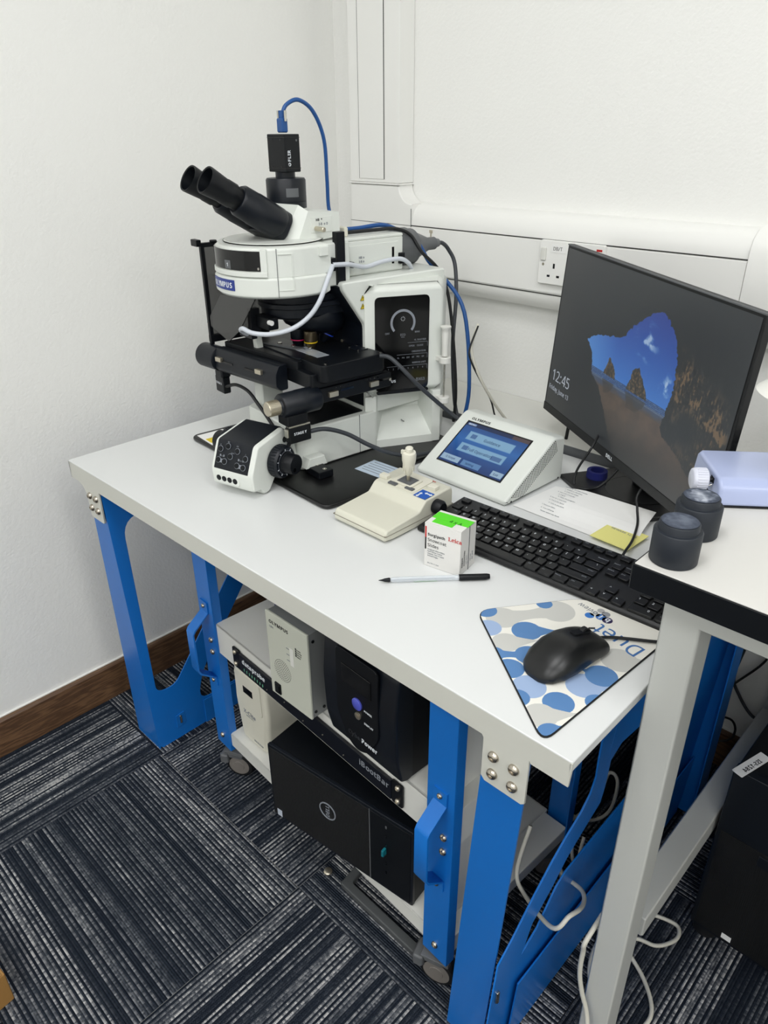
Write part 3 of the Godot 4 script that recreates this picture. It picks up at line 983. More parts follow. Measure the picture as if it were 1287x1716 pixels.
# ---------------------------------------------------------------- bench at the side
func bench() -> void:
	var t := thing("side_bench", "tall white bench with black-edged top and square steel legs", "bench")
	var x0 := 1.139
	var z0 := -0.085
	var y := 0.92
	part("worktop", MB.new().box(Vector3(x0 + 0.45, y - 0.012, z0 - 0.37), Vector3(0.9, 0.024, 0.74), 0.0008), mat(Color(0.81, 0.805, 0.785), 0.4), t)
	part("edge_band", MB.new().box(Vector3(x0 + 0.45, y - 0.0155, z0 + 0.0005), Vector3(0.902, 0.0285, 0.003), 0.0008).box(Vector3(x0 - 0.0005, y - 0.0155, z0 - 0.37), Vector3(0.003, 0.0285, 0.742), 0.0008), M.black, t, "black front edge")
	for c in [[1.155, -0.140], [1.985, -0.140], [1.155, -0.80], [1.985, -0.80]]:
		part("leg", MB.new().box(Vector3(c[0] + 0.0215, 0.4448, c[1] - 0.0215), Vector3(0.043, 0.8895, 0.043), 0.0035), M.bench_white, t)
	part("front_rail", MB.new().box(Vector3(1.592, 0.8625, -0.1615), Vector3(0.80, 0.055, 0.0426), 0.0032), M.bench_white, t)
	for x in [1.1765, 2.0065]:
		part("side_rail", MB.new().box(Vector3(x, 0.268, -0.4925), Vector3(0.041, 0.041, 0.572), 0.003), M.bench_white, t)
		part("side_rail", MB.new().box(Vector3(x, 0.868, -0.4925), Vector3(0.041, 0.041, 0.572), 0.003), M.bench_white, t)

# ---------------------------------------------------------------- microscope
const SCOPE := Vector3(0.30, TOP, -0.37)
const SCOPE_TURN := -0.1222

func scope(p: Vector3) -> Vector3:
	return SCOPE + Basis(Vector3.UP, SCOPE_TURN) * p

func dee(r: float, cz: float, back: float, seg := 20) -> PackedVector2Array:
	var o := PackedVector2Array()
	for k in seg + 1:
		var a := PI * k / seg
		o.append(Vector2(cos(a) * r, cz + sin(a) * r))
	o.append(Vector2(-r, back))
	o.append(Vector2(r, back))
	return o

func arc_wall(r0: float, r1: float, cz: float, a0: float, a1: float, seg := 16) -> PackedVector2Array:
	var o := PackedVector2Array()
	for k in seg + 1:
		var a := lerpf(a0, a1, float(k) / seg)
		o.append(Vector2(sin(a) * r1, cz + cos(a) * r1))
	for k in seg + 1:
		var a := lerpf(a1, a0, float(k) / seg)
		o.append(Vector2(sin(a) * r0, cz + cos(a) * r0))
	return o

func warning_sign(o: Vector3, right: Vector3, up: Vector3, s: float, parent: Node3D) -> void:
	var n := right.cross(up).normalized()
	var b := MB.new().at(o, Basis(right, n, up)).prism(rounded(pv([[-s, -s * 0.8], [s, -s * 0.8], [0, s]]), s * 0.2, 2), 0, 0.0004)
	var k := part("warning_sticker", b, M.print_black, parent, "yellow warning triangle")
	part("yellow_face", MB.new().at(o + n * 0.0004, Basis(right, n, up)).prism(rounded(pv([[-s * 0.78, -s * 0.68], [s * 0.78, -s * 0.68], [0, s * 0.78]]), s * 0.15, 2), 0, 0.0002), M.yellow, k)
	part("mark", MB.new().at(o + n * 0.0006, Basis(right, n, up)).prism(pv([[-s * 0.1, -s * 0.3], [s * 0.1, -s * 0.3], [s * 0.14, s * 0.35], [-s * 0.14, s * 0.35]]), 0, 0.0002).prism(disc(s * 0.11, 8, Vector2(0, -s * 0.5)), 0, 0.0002), M.print_black, k)

func microscope() -> void:
	# black base plate with stickers
	var bp := thing("base_plate", "large flat black plate under the microscope", "plate", SCOPE, SCOPE_TURN)
	part("plate", MB.new().prism(rounded(pv([[-0.195, -0.245], [0.205, -0.245], [0.213, -0.07], [0.262, -0.03], [0.262, 0.137], [-0.195, 0.166]]), 0.018), 0.0005, 0.0095, 0.003), mat(Color(0.035, 0.037, 0.043), 0.32), bp)
	part("sticker", MB.new().box(Vector3(-0.149, 0.0098, 0.126), Vector3(0.068, 0.0006, 0.060)), M.paper, bp, "white sticker with a yellow square")
	part("yellow_label", MB.new().box(Vector3(-0.139, 0.0102, 0.140), Vector3(0.026, 0.0006, 0.024)), M.yellow, bp)
	var lab := part("data_label", MB.new().at(Vector3(0.196, 0.0097, -0.030), Basis(Vector3.UP, 0.16)).box(Vector3.ZERO, Vector3(0.07, 0.0006, 0.055)), mat(Color(0.74, 0.80, 0.86), 0.4), bp, "pale printed label")
	for k in 5:
		part("print_line", MB.new().at(Vector3(0.196, 0.0101, -0.030), Basis(Vector3.UP, 0.16)).box(Vector3(-0.004 * (k % 2), 0, -0.019 + k * 0.009), Vector3(0.052, 0.0003, 0.0018)), M.print_grey, lab)
	part("clamp", MB.new().box(Vector3(0.142, 0.017, 0.068), Vector3(0.05, 0.014, 0.032), 0.0015), M.black, bp, "black clamp block on the plate")
	for dx in [-0.012, 0.012]:
		part("screw", MB.new().at(Vector3(0.146 + dx, 0.024, 0.066), Basis()).lathe([Vector2(0.0042, 0), Vector2(0.0042, 0.0012), Vector2(0.0025, 0.0012), Vector2(0.0022, 0.0004), Vector2(0, 0.0004)], 14), M.steel, bp)

	var t := thing("microscope", "large white upright microscope with black stage, eyepieces and camera", "microscope", SCOPE + Vector3(0, 0.0095, 0), SCOPE_TURN)
	var w: Material = M.scope
	# foot
	var foot := rounded(pv([[-0.092, -0.10], [-0.092, 0.062], [-0.08, 0.086], [0.104, 0.090], [0.113, 0.080], [0.113, -0.10]]), 0.012)
	part("foot", MB.new().prism(foot, 0.0, 0.080, 0.004), w, t)
	part("field_lens_cover", MB.new().prism(rrect(-0.03, -0.072, 0.098, 0.052, 0.004), 0.0795, 0.0815, 0.0006).cyl(0.028, 0.08, 0.092, 28, 0.002), M.black, t)
	part("foot_cleat", MB.new().at(Vector3(0.116, 0, 0.066), SIDEWAYS).prism(pv([[-0.024, 0.012], [0.024, 0.012], [0.016, 0.030], [-0.018, 0.030]]), -0.004, 0.018, 0.001), w, t)
	part("support_post", MB.new().box(Vector3(-0.078, 0.12, 0.035), Vector3(0.034, 0.088, 0.05), 0.004), w, t)
	part("seam", MB.new().box(Vector3(0.1130, 0.042, -0.051), Vector3(0.0006, 0.078, 0.0012)), M.grey, t)
	# rear body: wings that flare out to both sides; an alcove under the status panel
	var dv := Vector3(0.374, 0, -0.927)
	var nv := Vector3(0.927, 0, 0.374)
	var p0 := Vector3(0.1035, 0, -0.073)
	var q := func(s: float, inn: float) -> Vector2:
		var r := p0 + dv * s - nv * inn
		return Vector2(r.x, r.z)
	var wing := PackedVector2Array([Vector2(0.075, -0.105), Vector2(0.100, -0.080), q.call(0.0, 0.0), q.call(0.157, 0.0), q.call(0.163, 0.012), Vector2(0.074, -0.31), Vector2(-0.074, -0.31), Vector2(-0.160, -0.226), Vector2(-0.162, -0.218), Vector2(-0.1035, -0.073), Vector2(-0.100, -0.080), Vector2(-0.075, -0.105)])
	part("rear_body", MB.new().prism(rounded(wing, 0.008, 3), 0.108, 0.318, 0.014), w, t)
	var low := PackedVector2Array([Vector2(0.075, -0.105), q.call(0.0, 0.0), q.call(0.022, 0.0), q.call(0.055, 0.060), q.call(0.130, 0.060), q.call(0.140, 0.0), q.call(0.157, 0.0), q.call(0.163, 0.012), Vector2(0.074, -0.31), Vector2(-0.074, -0.31), Vector2(-0.160, -0.226), Vector2(-0.1035, -0.073), Vector2(-0.075, -0.105)])
	part("lower_body", MB.new().prism(low, 0.0, 0.1085, 0.0015), w, t)
	var sill := MB.new()
	var a0: Vector2 = q.call(0.020, 0.0005)
	var a1: Vector2 = q.call(0.142, 0.0005)
	var a2: Vector2 = q.call(0.132, 0.0605)
	var a3: Vector2 = q.call(0.054, 0.0605)
	var y3 := func(v2: Vector2, y: float) -> Vector3: return Vector3(v2.x, y, v2.y)
	sill.quad(y3.call(a0, 0.0), y3.call(a1, 0.0), y3.call(a1, 0.016), y3.call(a0, 0.016))
	sill.quad(y3.call(a0, 0.016), y3.call(a1, 0.016), y3.call(a2, 0.062), y3.call(a3, 0.062))
	part("alcove_floor", sill, w, t)
	var mid: Vector3 = y3.call((a0 + a1 + a2 + a3) / 4.0, 0.0405)
	part("alcove_screw", MB.new().at(mid, Basis(nv, -0.6)).cyl(0.004, 0, 0.0008, 12), M.grey, t)
	# glossy status panel
	var pc := p0 + dv * 0.076 + nv * 0.0008 + Vector3(0, 0.2075, 0)
	var fb := Basis(dv, nv, Vector3.UP)
	var sp := part("status_panel", MB.new().at(pc, fb).prism(rounded(pv([[-0.055, -0.090], [0.053, -0.090], [0.053, 0.090], [-0.055, 0.090]]), 0.010), -0.002, 0.001, 0.0005), M.gloss, t, "glossy black status panel")
	part("panel_lip", MB.new().at(pc, fb).prism(rrect(-0.053, -0.096, 0.053, -0.0895, 0.003), -0.002, 0.0035, 0.001), M.black, t)
	var pr := nv * 0.0012
	var on := func(x: float, y: float) -> Vector3: return pc + dv * x + Vector3(0, y, 0) + pr
	var dial := MB.new()
	for k in 26:
		var b0 := lerpf(-0.72, PI + 0.72, k / 26.0)
		var b1 := lerpf(-0.72, PI + 0.72, (k + 1) / 26.0)
		dial.at(on.call(0.0, 0.041), Basis(dv, nv, Vector3.UP)).prism(PackedVector2Array([Vector2(cos(b0), sin(b0)) * 0.0205, Vector2(cos(b1), sin(b1)) * 0.0205, Vector2(cos(b1), sin(b1)) * 0.0250, Vector2(cos(b0), sin(b0)) * 0.0250]), 0, 0.0003)
	part("dial_ring", dial, M.print_grey, sp)
	var lamp := MB.new()
	lamp.at(on.call(0.0, 0.048), fb)
	for k in 8:
		var an := TAU * k / 8
		lamp.at(on.call(0.0, 0.048) + (dv * cos(an) + Vector3.UP * sin(an)) * 0.0036, Basis(nv, an) * fb).prism(rrect(-0.0010, -0.0003, 0.0010, 0.0003, 0.0001, 1), 0, 0.0003)
	part("lamp_symbol", lamp, M.print_white, sp)
	for l in [["OFF", -0.031, 0.022, 0.0036, 1], ["MAX", 0.029, 0.022, 0.0036, 1], ["ECO", 0.0, 0.018, 0.0042, 1], ["MODE", 0.0, 0.0135, 0.0018, 1], ["FL SHUTTER", 0.047, 0.0065, 0.0032, 2], ["OPEN", 0.018, -0.0045, 0.0032, 1], ["CLOSE", 0.035, -0.0045, 0.0032, 1],
		["OBSERVATION", 0.047, -0.0155, 0.0032, 2], ["FL", -0.009, -0.0265, 0.0030, 1], ["PH", 0.001, -0.0265, 0.0030, 1], ["DIC", 0.011, -0.0265, 0.0030, 1], ["BF", 0.021, -0.0265, 0.0030, 1], ["PO", 0.031, -0.0265, 0.0030, 1], ["DF", 0.041, -0.0265, 0.0030, 1],
		["MIRROR UNIT", 0.047, -0.0375, 0.0032, 2], ["1", -0.029, -0.0475, 0.003, 1], ["2", -0.019, -0.0475, 0.003, 1], ["3", -0.009, -0.0475, 0.003, 1], ["4", 0.001, -0.0475, 0.003, 1], ["5", 0.011, -0.0475, 0.003, 1], ["6", 0.021, -0.0475, 0.003, 1], ["7", 0.031, -0.0475, 0.003, 1], ["8", 0.041, -0.0475, 0.003, 1], ["BX63", 0.046, -0.0715, 0.006, 2]]:
		letters(l[0], l[3], on.call(l[1], l[2]), dv, Vector3.UP, M.print_grey, sp, false, l[4])
	letters("OLYMPUS", 0.0052, on.call(-0.052, -0.0715), dv, Vector3.UP, M.print_white, sp, true, 0, 1.15)
	for l in [[0.010, 0.002, 0.040], [-0.012, -0.0205, 0.062], [-0.032, -0.0425, 0.082]]:
		part("print_line", MB.new().at(on.call(l[0] + l[2] / 2, l[1]), fb).box(Vector3.ZERO, Vector3(l[2], 0.0003, 0.0004)), M.print_grey, sp)
		part("print_line", MB.new().at(on.call(l[0] + l[2], l[1] - 0.0045), fb).box(Vector3.ZERO, Vector3(0.0004, 0.0003, 0.009)), M.print_grey, sp)
	# column and arm, black inside the throat
	part("column", MB.new().at(Vector3.ZERO, SIDEWAYS).prism(rounded(pv([[-0.28, 0.07], [-0.078, 0.07], [-0.078, 0.247], [-0.028, 0.317], [-0.028, 0.330], [-0.28, 0.330]]), 0.008, 3), -0.102, 0.102, 0.004), w, t)
	part("throat_lining", MB.new().at(Vector3.ZERO, SIDEWAYS).prism(rounded(pv([[-0.10, 0.085], [-0.0762, 0.085], [-0.0762, 0.2465], [-0.0262, 0.3165], [-0.0262, 0.322], [-0.10, 0.322]]), 0.006, 3), -0.0925, 0.0925, 0.001), M.satin, t)
	for dy in [0.0, 0.006]:
		part("screw", MB.new().at(Vector3(0.03 + dy * 4, 0.205 - dy, -0.0755), ALONG_Z).cyl(0.003, 0, 0.002, 10), M.nickel, t)
	warning_sign(Vector3(0.1027, 0.298, -0.072), Vector3(0, 0, -1), Vector3.UP, 0.0058, t)
	warning_sign(Vector3(0.1027, 0.283, -0.072), Vector3(0, 0, -1), Vector3.UP, 0.0058, t)
	# reflected-light box on the arm
	var il := part("illuminator_box", MB.new().box(Vector3(0, 0.361, -0.130), Vector3(0.126, 0.062, 0.145), 0.0025), w, t)
	part("illuminator_lid", MB.new().box(Vector3(0, 0.394, -0.130), Vector3(0.126, 0.006, 0.145), 0.002), w, il)
	part("side_cover", MB.new().box(Vector3(0.0633, 0.3585, -0.127), Vector3(0.0014, 0.050, 0.125), 0.0005), w, il)
	part("slot", MB.new().box(Vector3(0.0643, 0.359, -0.176), Vector3(0.0008, 0.030, 0.005)), M.gloss, il)
	for y in [0.338, 0.367]:
		part("screw_hole", MB.new().at(Vector3(0.064, y, -0.068), ALONG_X).cyl(0.0022, 0, 0.0006, 10), M.gloss, il)
	part("slider_pin", MB.new().at(Vector3(0.064, 0.353, -0.071), ALONG_X).cyl(0.0055, 0, 0.014, 14, 0.001), M.satin, il)
	part("pull_knob", MB.new().at(Vector3(0.064, 0.346, -0.100), ALONG_X).cyl(0.0035, 0, 0.012, 12, 0.001), M.satin, il)
	letters("HB o", 0.0042, Vector3(0.0645, 0.362, -0.094), Vector3(0, 0, -1), Vector3.UP, M.print_grey, il, true)
	letters("I-B o", 0.0042, Vector3(0.0645, 0.355, -0.094), Vector3(0, 0, -1), Vector3.UP, M.print_grey, il, true)
	part("cable_bracket", MB.new().box(Vector3(0.082, 0.3635, -0.037), Vector3(0.014, 0.100, 0.018), 0.001), M.black, t)
	part("cable_clip", MB.new().box(Vector3(0.0655, 0.352, -0.196), Vector3(0.008, 0.020, 0.012), 0.001), M.black, t)
	part("cable_clip", MB.new().box(Vector3(0.091, 0.362, -0.013), Vector3(0.014, 0.022, 0.012), 0.001).box(Vector3(0.0845, 0.361, -0.003), Vector3(0.004, 0.038, 0.007), 0.001), M.black, t)
	# lamp socket cone at the back
	part("lamp_socket", MB.new().at(Vector3(0.01, 0.362, -0.20), Basis(Vector3(1, 0, 0), Vector3(0, 0, -1), Vector3(0, 1, 0))).lathe([Vector2(0, 0), Vector2(0.040, 0), Vector2(0.040, 0.006), Vector2(0.037, 0.010), Vector2(0.037, 0.050), Vector2(0.034, 0.056), Vector2(0.034, 0.066), Vector2(0.029, 0.070), Vector2(0.0125, 0.112), Vector2(0.0125, 0.130), Vector2(0.010, 0.132), Vector2(0.008, 0.142), Vector2(0, 0.142)], 28), M.grey, t)
	part("cord_clamp_screw", MB.new().at(Vector3(0.01, 0.374, -0.322), Basis()).cyl(0.0016, 0, 0.01, 8).box(Vector3(0, 0.011, 0), Vector3(0.010, 0.006, 0.0015), 0.0006), M.nickel, t)
	# filter turret housing
	var cz := 0.046
	var tu := part("turret_housing", MB.new().prism(dee(0.103, cz, -0.004), 0.345, 0.400, 0.007).prism(dee(0.107, cz, 0.002), 0.316, 0.352, 0.006).box(Vector3(0, 0.359, -0.018), Vector3(0.166, 0.074, 0.086), 0.003), w, t)
	part("top_disc", MB.new().prism(disc(0.088, 36, Vector2(0, cz)), 0.399, 0.4035, 0.003), w, tu)
	part("front_window", MB.new().prism(arc_wall(0.096, 0.1048, cz, -1.15, 0.80, 20), 0.3615, 0.3935, 0.001), M.gloss, tu)
	part("window_frame", MB.new().prism(arc_wall(0.099, 0.1058, cz, 0.80, 0.90, 4), 0.354, 0.397, 0.001).prism(arc_wall(0.099, 0.1066, cz, -1.15, 0.90, 20), 0.352, 0.3605, 0.001), w, tu)
	part("number_window", MB.new().prism(arc_wall(0.1, 0.1054, cz, 0.10, 0.24, 3), 0.363, 0.377, 0.0004), M.grey, tu)
	letters("1", 0.006, Vector3(0.018, 0.370, cz + 0.1042), Vector3(1, 0, -0.17), Vector3.UP, M.print_white, tu, true, 1)
	part("front_screw", MB.new().prism(arc_wall(0.1, 0.1056, cz, 0.745, 0.775, 2), 0.364, 0.368, 0.0002), M.steel, tu)
	part("cover_seam", MB.new().prism(arc_wall(0.1, 0.1038, cz, 1.055, 1.064, 2), 0.35, 0.397).prism(arc_wall(0.1, 0.1074, cz, 1.055, 1.064, 2), 0.319, 0.351), M.grey, tu)
	part("cover_recess", MB.new().prism(arc_wall(0.1, 0.1044, cz, 1.08, 1.32, 4), 0.388, 0.3895).prism(arc_wall(0.1, 0.1044, cz, 1.30, 1.32, 2), 0.352, 0.389).prism(arc_wall(0.1, 0.1080, cz, 1.08, 1.32, 4), 0.330, 0.3315).prism(arc_wall(0.1, 0.1080, cz, 1.30, 1.32, 2), 0.330, 0.351), w, tu)
	part("bracket_tab", MB.new().box(Vector3(0.104, 0.388, 0.012), Vector3(0.010, 0.016, 0.018), 0.0015), w, tu)
	var badge := part("name_badge", MB.new().prism(arc_wall(0.1, 0.1084, cz, -0.33, 0.31, 10), 0.3275, 0.3455, 0.0006), M.brand_blue, tu, "blue name badge")
	var word := "OLYMPUS"
	for k in 7:
		var an := -0.255 + k * 0.082
		letters(word[k], 0.0092, Vector3(sin(an) * 0.1086, 0.3365, cz + cos(an) * 0.1086), Vector3(cos(an), 0, -sin(an)), Vector3.UP, M.print_white, badge, true, 1)
	# nosepiece and objectives
	part("nosepiece_mount", MB.new().prism(dee(0.060, 0.012, -0.075), 0.266, 0.308, 0.004).prism(dee(0.066, 0.012, -0.05), 0.284, 0.294, 0.002), M.satin, t)
	var tilt := Basis(Vector3.RIGHT, -0.24)
	part("nosepiece", MB.new().at(Vector3(0, 0.228, -0.022), tilt).lathe([Vector2(0, 0), Vector2(0.030, 0.0), Vector2(0.050, 0.006), Vector2(0.061, 0.018), Vector2(0.062, 0.040), Vector2(0.056, 0.050), Vector2(0, 0.052)], 36), M.satin, t)
	var ring_p := mat(Color(0.75, 0.12, 0.35), 0.4)
	var ring_y := mat(Color(0.85, 0.72, 0.1), 0.4)
	var ring_b := mat(Color(0.15, 0.28, 0.75), 0.4)
	var gold := mat(Color(0.42, 0.38, 0.30), 0.28, 0.8)
	for ob in [[Vector3(-0.004, 0.236, 0.004), Basis(), ring_p, M.satin, 0.0145], [Vector3(0.030, 0.236, -0.002), Basis(), ring_y, gold, 0.0125], [Vector3(0.030, 0.243, -0.050), Basis(Vector3(0.4, 0, -1).normalized().cross(Vector3.UP), -0.5), ring_b, M.satin, 0.0145]]:
		var r: float = ob[4]
		var bs: Basis = ob[1]
		var oj := part("objective", MB.new().at(ob[0], bs * Basis(Vector3(1, 0, 0), Vector3(0, -1, 0), Vector3(0, 0, -1))).lathe([Vector2(0, 0), Vector2(r, 0), Vector2(r, 0.018), Vector2(r * 0.9, 0.020), Vector2(r * 0.7, 0.032), Vector2(r * 0.4, 0.038), Vector2(0, 0.038)], 24), ob[3], t)
		part("colour_ring", MB.new().at(ob[0], bs * Basis(Vector3(1, 0, 0), Vector3(0, -1, 0), Vector3(0, 0, -1))).lathe([Vector2(r, 0.0195), Vector2(r + 0.0004, 0.0195), Vector2(r + 0.0004, 0.0215), Vector2(r * 0.85, 0.0216)], 24), ob[2], oj)
	# sensor block with its plug in front of the nosepiece
	part("sensor_block", MB.new().box(Vector3(0.012, 0.262, 0.080), Vector3(0.05, 0.022, 0.022), 0.002).box(Vector3(-0.012, 0.262, 0.092), Vector3(0.012, 0.045, 0.02), 0.001).box(Vector3(-0.012, 0.240, 0.106), Vector3(0.045, 0.012, 0.012), 0.001), M.black, t)
	part("cable_tag", MB.new().at(Vector3(0.040, 0.266, 0.088), ALONG_X).cyl(0.0045, -0.005, 0.005, 12), M.paper, t)
	part("plug", MB.new().at(Vector3(-0.045, 0.222, 0.07), Basis(Vector3.BACK, 0.15)).box(Vector3.ZERO, Vector3(0.014, 0.05, 0.016), 0.003), w, t)
	# stage
	var st := part("stage", MB.new().prism(rounded(pv([[-0.125, 0.100], [0.090, 0.070], [0.090, -0.085], [-0.125, -0.085]]), 0.004), 0.186, 0.203, 0.0015), M.black, t, "black motorised stage")
	part("stage_side", MB.new().prism(rounded(pv([[0.078, 0.058], [0.150, 0.058], [0.156, 0.050], [0.156, -0.082], [0.078, -0.078]]), 0.008), 0.174, 0.206, 0.002), M.black, st)
	part("stage_base", MB.new().prism(rounded(pv([[-0.11, 0.07], [0.135, 0.07], [0.135, -0.095], [-0.11, -0.095]]), 0.006), 0.160, 0.188, 0.002), M.black, st)
	part("slide_holder", MB.new().prism(rrect(-0.06, 0.002, 0.085, 0.062, 0.003), 0.2025, 0.2055, 0.0006), M.satin, st)
	part("specimen_slide", MB.new().box(Vector3(0.064, 0.2062, 0.02), Vector3(0.076, 0.0012, 0.026)), M.clear, st)
	part("slide_clip", MB.new().prism(rounded(pv([[-0.055, 0.060], [0.030, 0.034], [0.044, 0.020], [0.036, 0.016], [-0.03, 0.04]]), 0.003), 0.2055, 0.2085, 0.0008), M.grey, st, "grey slide clip finger")
	for sc in [[-0.02, 0.036], [0.012, 0.026], [0.045, 0.010]]:
		part("clip_screw", MB.new().at(Vector3(sc[0], 0.2075, sc[1]), Basis()).cyl(0.0045, 0, 0.003, 14, 0.0006), M.steel, st)
	part("cable_plate", MB.new().box(Vector3(0.098, 0.2068, -0.062), Vector3(0.034, 0.0016, 0.022), 0.0005), M.satin, st)
	for sc in [[0.084, -0.053], [0.112, -0.053], [0.084, -0.071], [0.112, -0.071], [0.150, -0.074], [0.146, 0.046]]:
		part("stage_screw", MB.new().at(Vector3(sc[0], 0.2062, sc[1]), Basis()).cyl(0.0026, 0, 0.0016, 10), M.steel, st)
	# drive along the front: round motor, rail with limit blocks
	var fx := Basis(Vector3.UP, 0.14)
	var xr := part("cross_drive", MB.new().at(Vector3(-0.03, 0.168, 0.098), fx * ALONG_X).prism(rounded(pv([[-0.026, -0.012], [-0.026, 0.008], [-0.012, 0.016], [0.012, 0.016], [0.022, 0.006], [0.022, -0.012]]), 0.004), -0.095, 0.095, 0.0015), M.satin, t, "black drive rail with motor along the stage front")
	part("motor", MB.new().at(Vector3(-0.03, 0.170, 0.098), fx * ALONG_X).lathe([Vector2(0, -0.150), Vector2(0.021, -0.150), Vector2(0.024, -0.147), Vector2(0.024, -0.094), Vector2(0.020, -0.092), Vector2(0, -0.092)], 32), M.satin, xr)
	for lx in [-0.075, 0.048]:
		part("limit_block", MB.new().at(Vector3(-0.03, 0.176, 0.098), fx).box(Vector3(lx, 0.0, 0.018), Vector3(0.018, 0.009, 0.007), 0.001), M.nickel, xr)
	for lx in [-0.05, 0.02]:
		part("slot", MB.new().at(Vector3(-0.03, 0.173, 0.098), fx).box(Vector3(lx, 0.0, 0.0165), Vector3(0.032, 0.004, 0.002)), M.gloss, xr)
	for sg in [-0.052, -0.026]:
		warning_sign(Vector3(-0.03, 0.1898, 0.098) + fx * Vector3(sg - 0.02, 0, -0.004), fx * Vector3.RIGHT, fx * Vector3.FORWARD, 0.011, xr)
	part("stage_plug", MB.new().box(Vector3(-0.128, 0.118, 0.110), Vector3(0.034, 0.034, 0.016), 0.002).box(Vector3(-0.128, 0.140, 0.108), Vector3(0.03, 0.018, 0.022), 0.004), M.black, xr)
	letters("STAGE X", 0.0045, Vector3(-0.130, 0.121, 0.1184), Vector3.RIGHT, Vector3.UP, M.print_white, xr, false, 1)
	# drive along the side
	var yr := part("side_drive", MB.new().at(Vector3(0.130, 0.147, 0), Basis()).box(Vector3(0, 0, -0.022), Vector3(0.018, 0.028, 0.176), 0.002), M.black, t, "black drive rail with motor and silver knob along the stage side")
	part("motor", MB.new().at(Vector3(0.128, 0.143, 0), ALONG_Z).lathe([Vector2(0, 0.055), Vector2(0.0205, 0.055), Vector2(0.0225, 0.058), Vector2(0.0225, 0.098), Vector2(0.022, 0.099), Vector2(0.022, 0.130), Vector2(0.020, 0.133), Vector2(0.015, 0.134), Vector2(0.013, 0.137), Vector2(0, 0.137)], 36), M.satin, yr)
	var kn := MB.new()
	for k in 28:
		var a := TAU * k / 28
		kn.at(Vector3(0.128, 0.143, 0) + Vector3(cos(a), sin(a), 0) * 0.0132, Basis(Vector3.BACK, a)).box(Vector3(0, 0, 0.148), Vector3(0.0012, 0.0016, 0.018))
	kn.at(Vector3(0.128, 0.143, 0), ALONG_Z).cyl(0.0132, 0.136, 0.160, 28, 0.0015)
	part("knob", kn, M.nickel, yr, "knurled silver knob")
	for lz in [0.028, -0.066]:
		part("limit_block", MB.new().box(Vector3(0.141, 0.147, lz), Vector3(0.007, 0.010, 0.020), 0.001), M.nickel, yr)
	for lz in [-0.004, -0.095]:
		part("slot", MB.new().box(Vector3(0.1388, 0.150, lz), Vector3(0.002, 0.004, 0.030)), M.gloss, yr)
	for k in 4:
		part("pin_hole", MB.new().at(Vector3(0.1388, 0.157, 0.02 - k * 0.009), ALONG_X).cyl(0.0013, 0, 0.0006, 8), M.gloss, yr)
		part("pin_hole", MB.new().at(Vector3(0.1388, 0.157, -0.050 - k * 0.009), ALONG_X).cyl(0.0013, 0, 0.0006, 8), M.gloss, yr)
	part("end_screw", MB.new().at(Vector3(0.139, 0.143, 0.056), ALONG_X).cyl(0.003, 0, 0.0015, 10), M.steel, yr)
	part("end_screw", MB.new().at(Vector3(0.139, 0.147, -0.106), ALONG_X).cyl(0.003, 0, 0.0015, 10), M.steel, yr)
	part("plug_neck", MB.new().box(Vector3(0.128, 0.117, 0.108), Vector3(0.034, 0.022, 0.045), 0.004), M.black, yr)
	part("stage_plug", MB.new().box(Vector3(0.136, 0.089, 0.104), Vector3(0.016, 0.030, 0.046), 0.002), M.black, yr)
	part("plug_shell", MB.new().box(Vector3(0.136, 0.1055, 0.104), Vector3(0.014, 0.004, 0.044), 0.001).box(Vector3(0.136, 0.094, 0.1285), Vector3(0.01, 0.016, 0.004), 0.001), M.steel, yr)
	letters("STAGE Y", 0.0050, Vector3(0.1444, 0.092, 0.105), Vector3(0, 0, -1), Vector3.UP, M.print_white, yr, true, 1)
	# smoked shield at the left
	var sd := part("shield_frame", MB.new().box(Vector3(-0.150, 0.289, 0.113), Vector3(0.008, 0.190, 0.008), 0.001).box(Vector3(-0.150, 0.381, 0.05), Vector3(0.010, 0.008, 0.134), 0.001).box(Vector3(-0.150, 0.206, 0.05), Vector3(0.010, 0.014, 0.134), 0.001).box(Vector3(-0.150, 0.289, -0.010), Vector3(0.008, 0.19, 0.008)).box(Vector3(-0.157, 0.385, 0.120), Vector3(0.024, 0.012, 0.010), 0.001), M.black, t, "black frame of the smoked shield")
	part("shield_pane", MB.new().box(Vector3(-0.150, 0.292, 0.05), Vector3(0.003, 0.17, 0.12)), M.smoked, sd)
	for z in [0.02, 0.09]:
		part("thumb_screw", MB.new().at(Vector3(-0.146, 0.385, z), Basis()).cyl(0.007, 0, 0.004, 14, 0.001), M.black, sd)
	var fs := MB.new().at(Vector3(0, 0, 0.112), FACING).prism(pv([[-0.160, 0.236], [-0.090, 0.300], [0.040, 0.312], [-0.030, 0.242], [-0.075, 0.214]]), 0.0, 0.003, 0.0005)
	part("front_shield", fs, M.smoked, sd)
	# observation head
	var hz := Basis()
	var hm := MB.new()
	for sg in [1.0, -1.0]:
		var s := Vector3(sg, 1, 1)
		var r0 := Vector3(0.052, 0.402, -0.062) * s
		var r1 := Vector3(0.052, 0.394, 0.030) * s
		var r2 := Vector3(0.052, 0.447, 0.004) * s
		var r3 := Vector3(0.052, 0.442, -0.062) * s
		var f1 := Vector3(0.036, 0.398, 0.052) * s
		var f2 := Vector3(0.040, 0.457, 0.016) * s
		var f3 := Vector3(0.034, 0.462, 0.064) * s
		for fc in [[r0, r3, r2, r1], [r1, r2, f2, f1], [f1, f2, f3, f3]]:
			if sg > 0:
				hm.quad(fc[0], fc[1], fc[2], fc[3])
			else:
				hm.quad(fc[3], fc[2], fc[1], fc[0])
	var mx := func(p: Vector3) -> Vector3: return Vector3(-p.x, p.y, p.z)
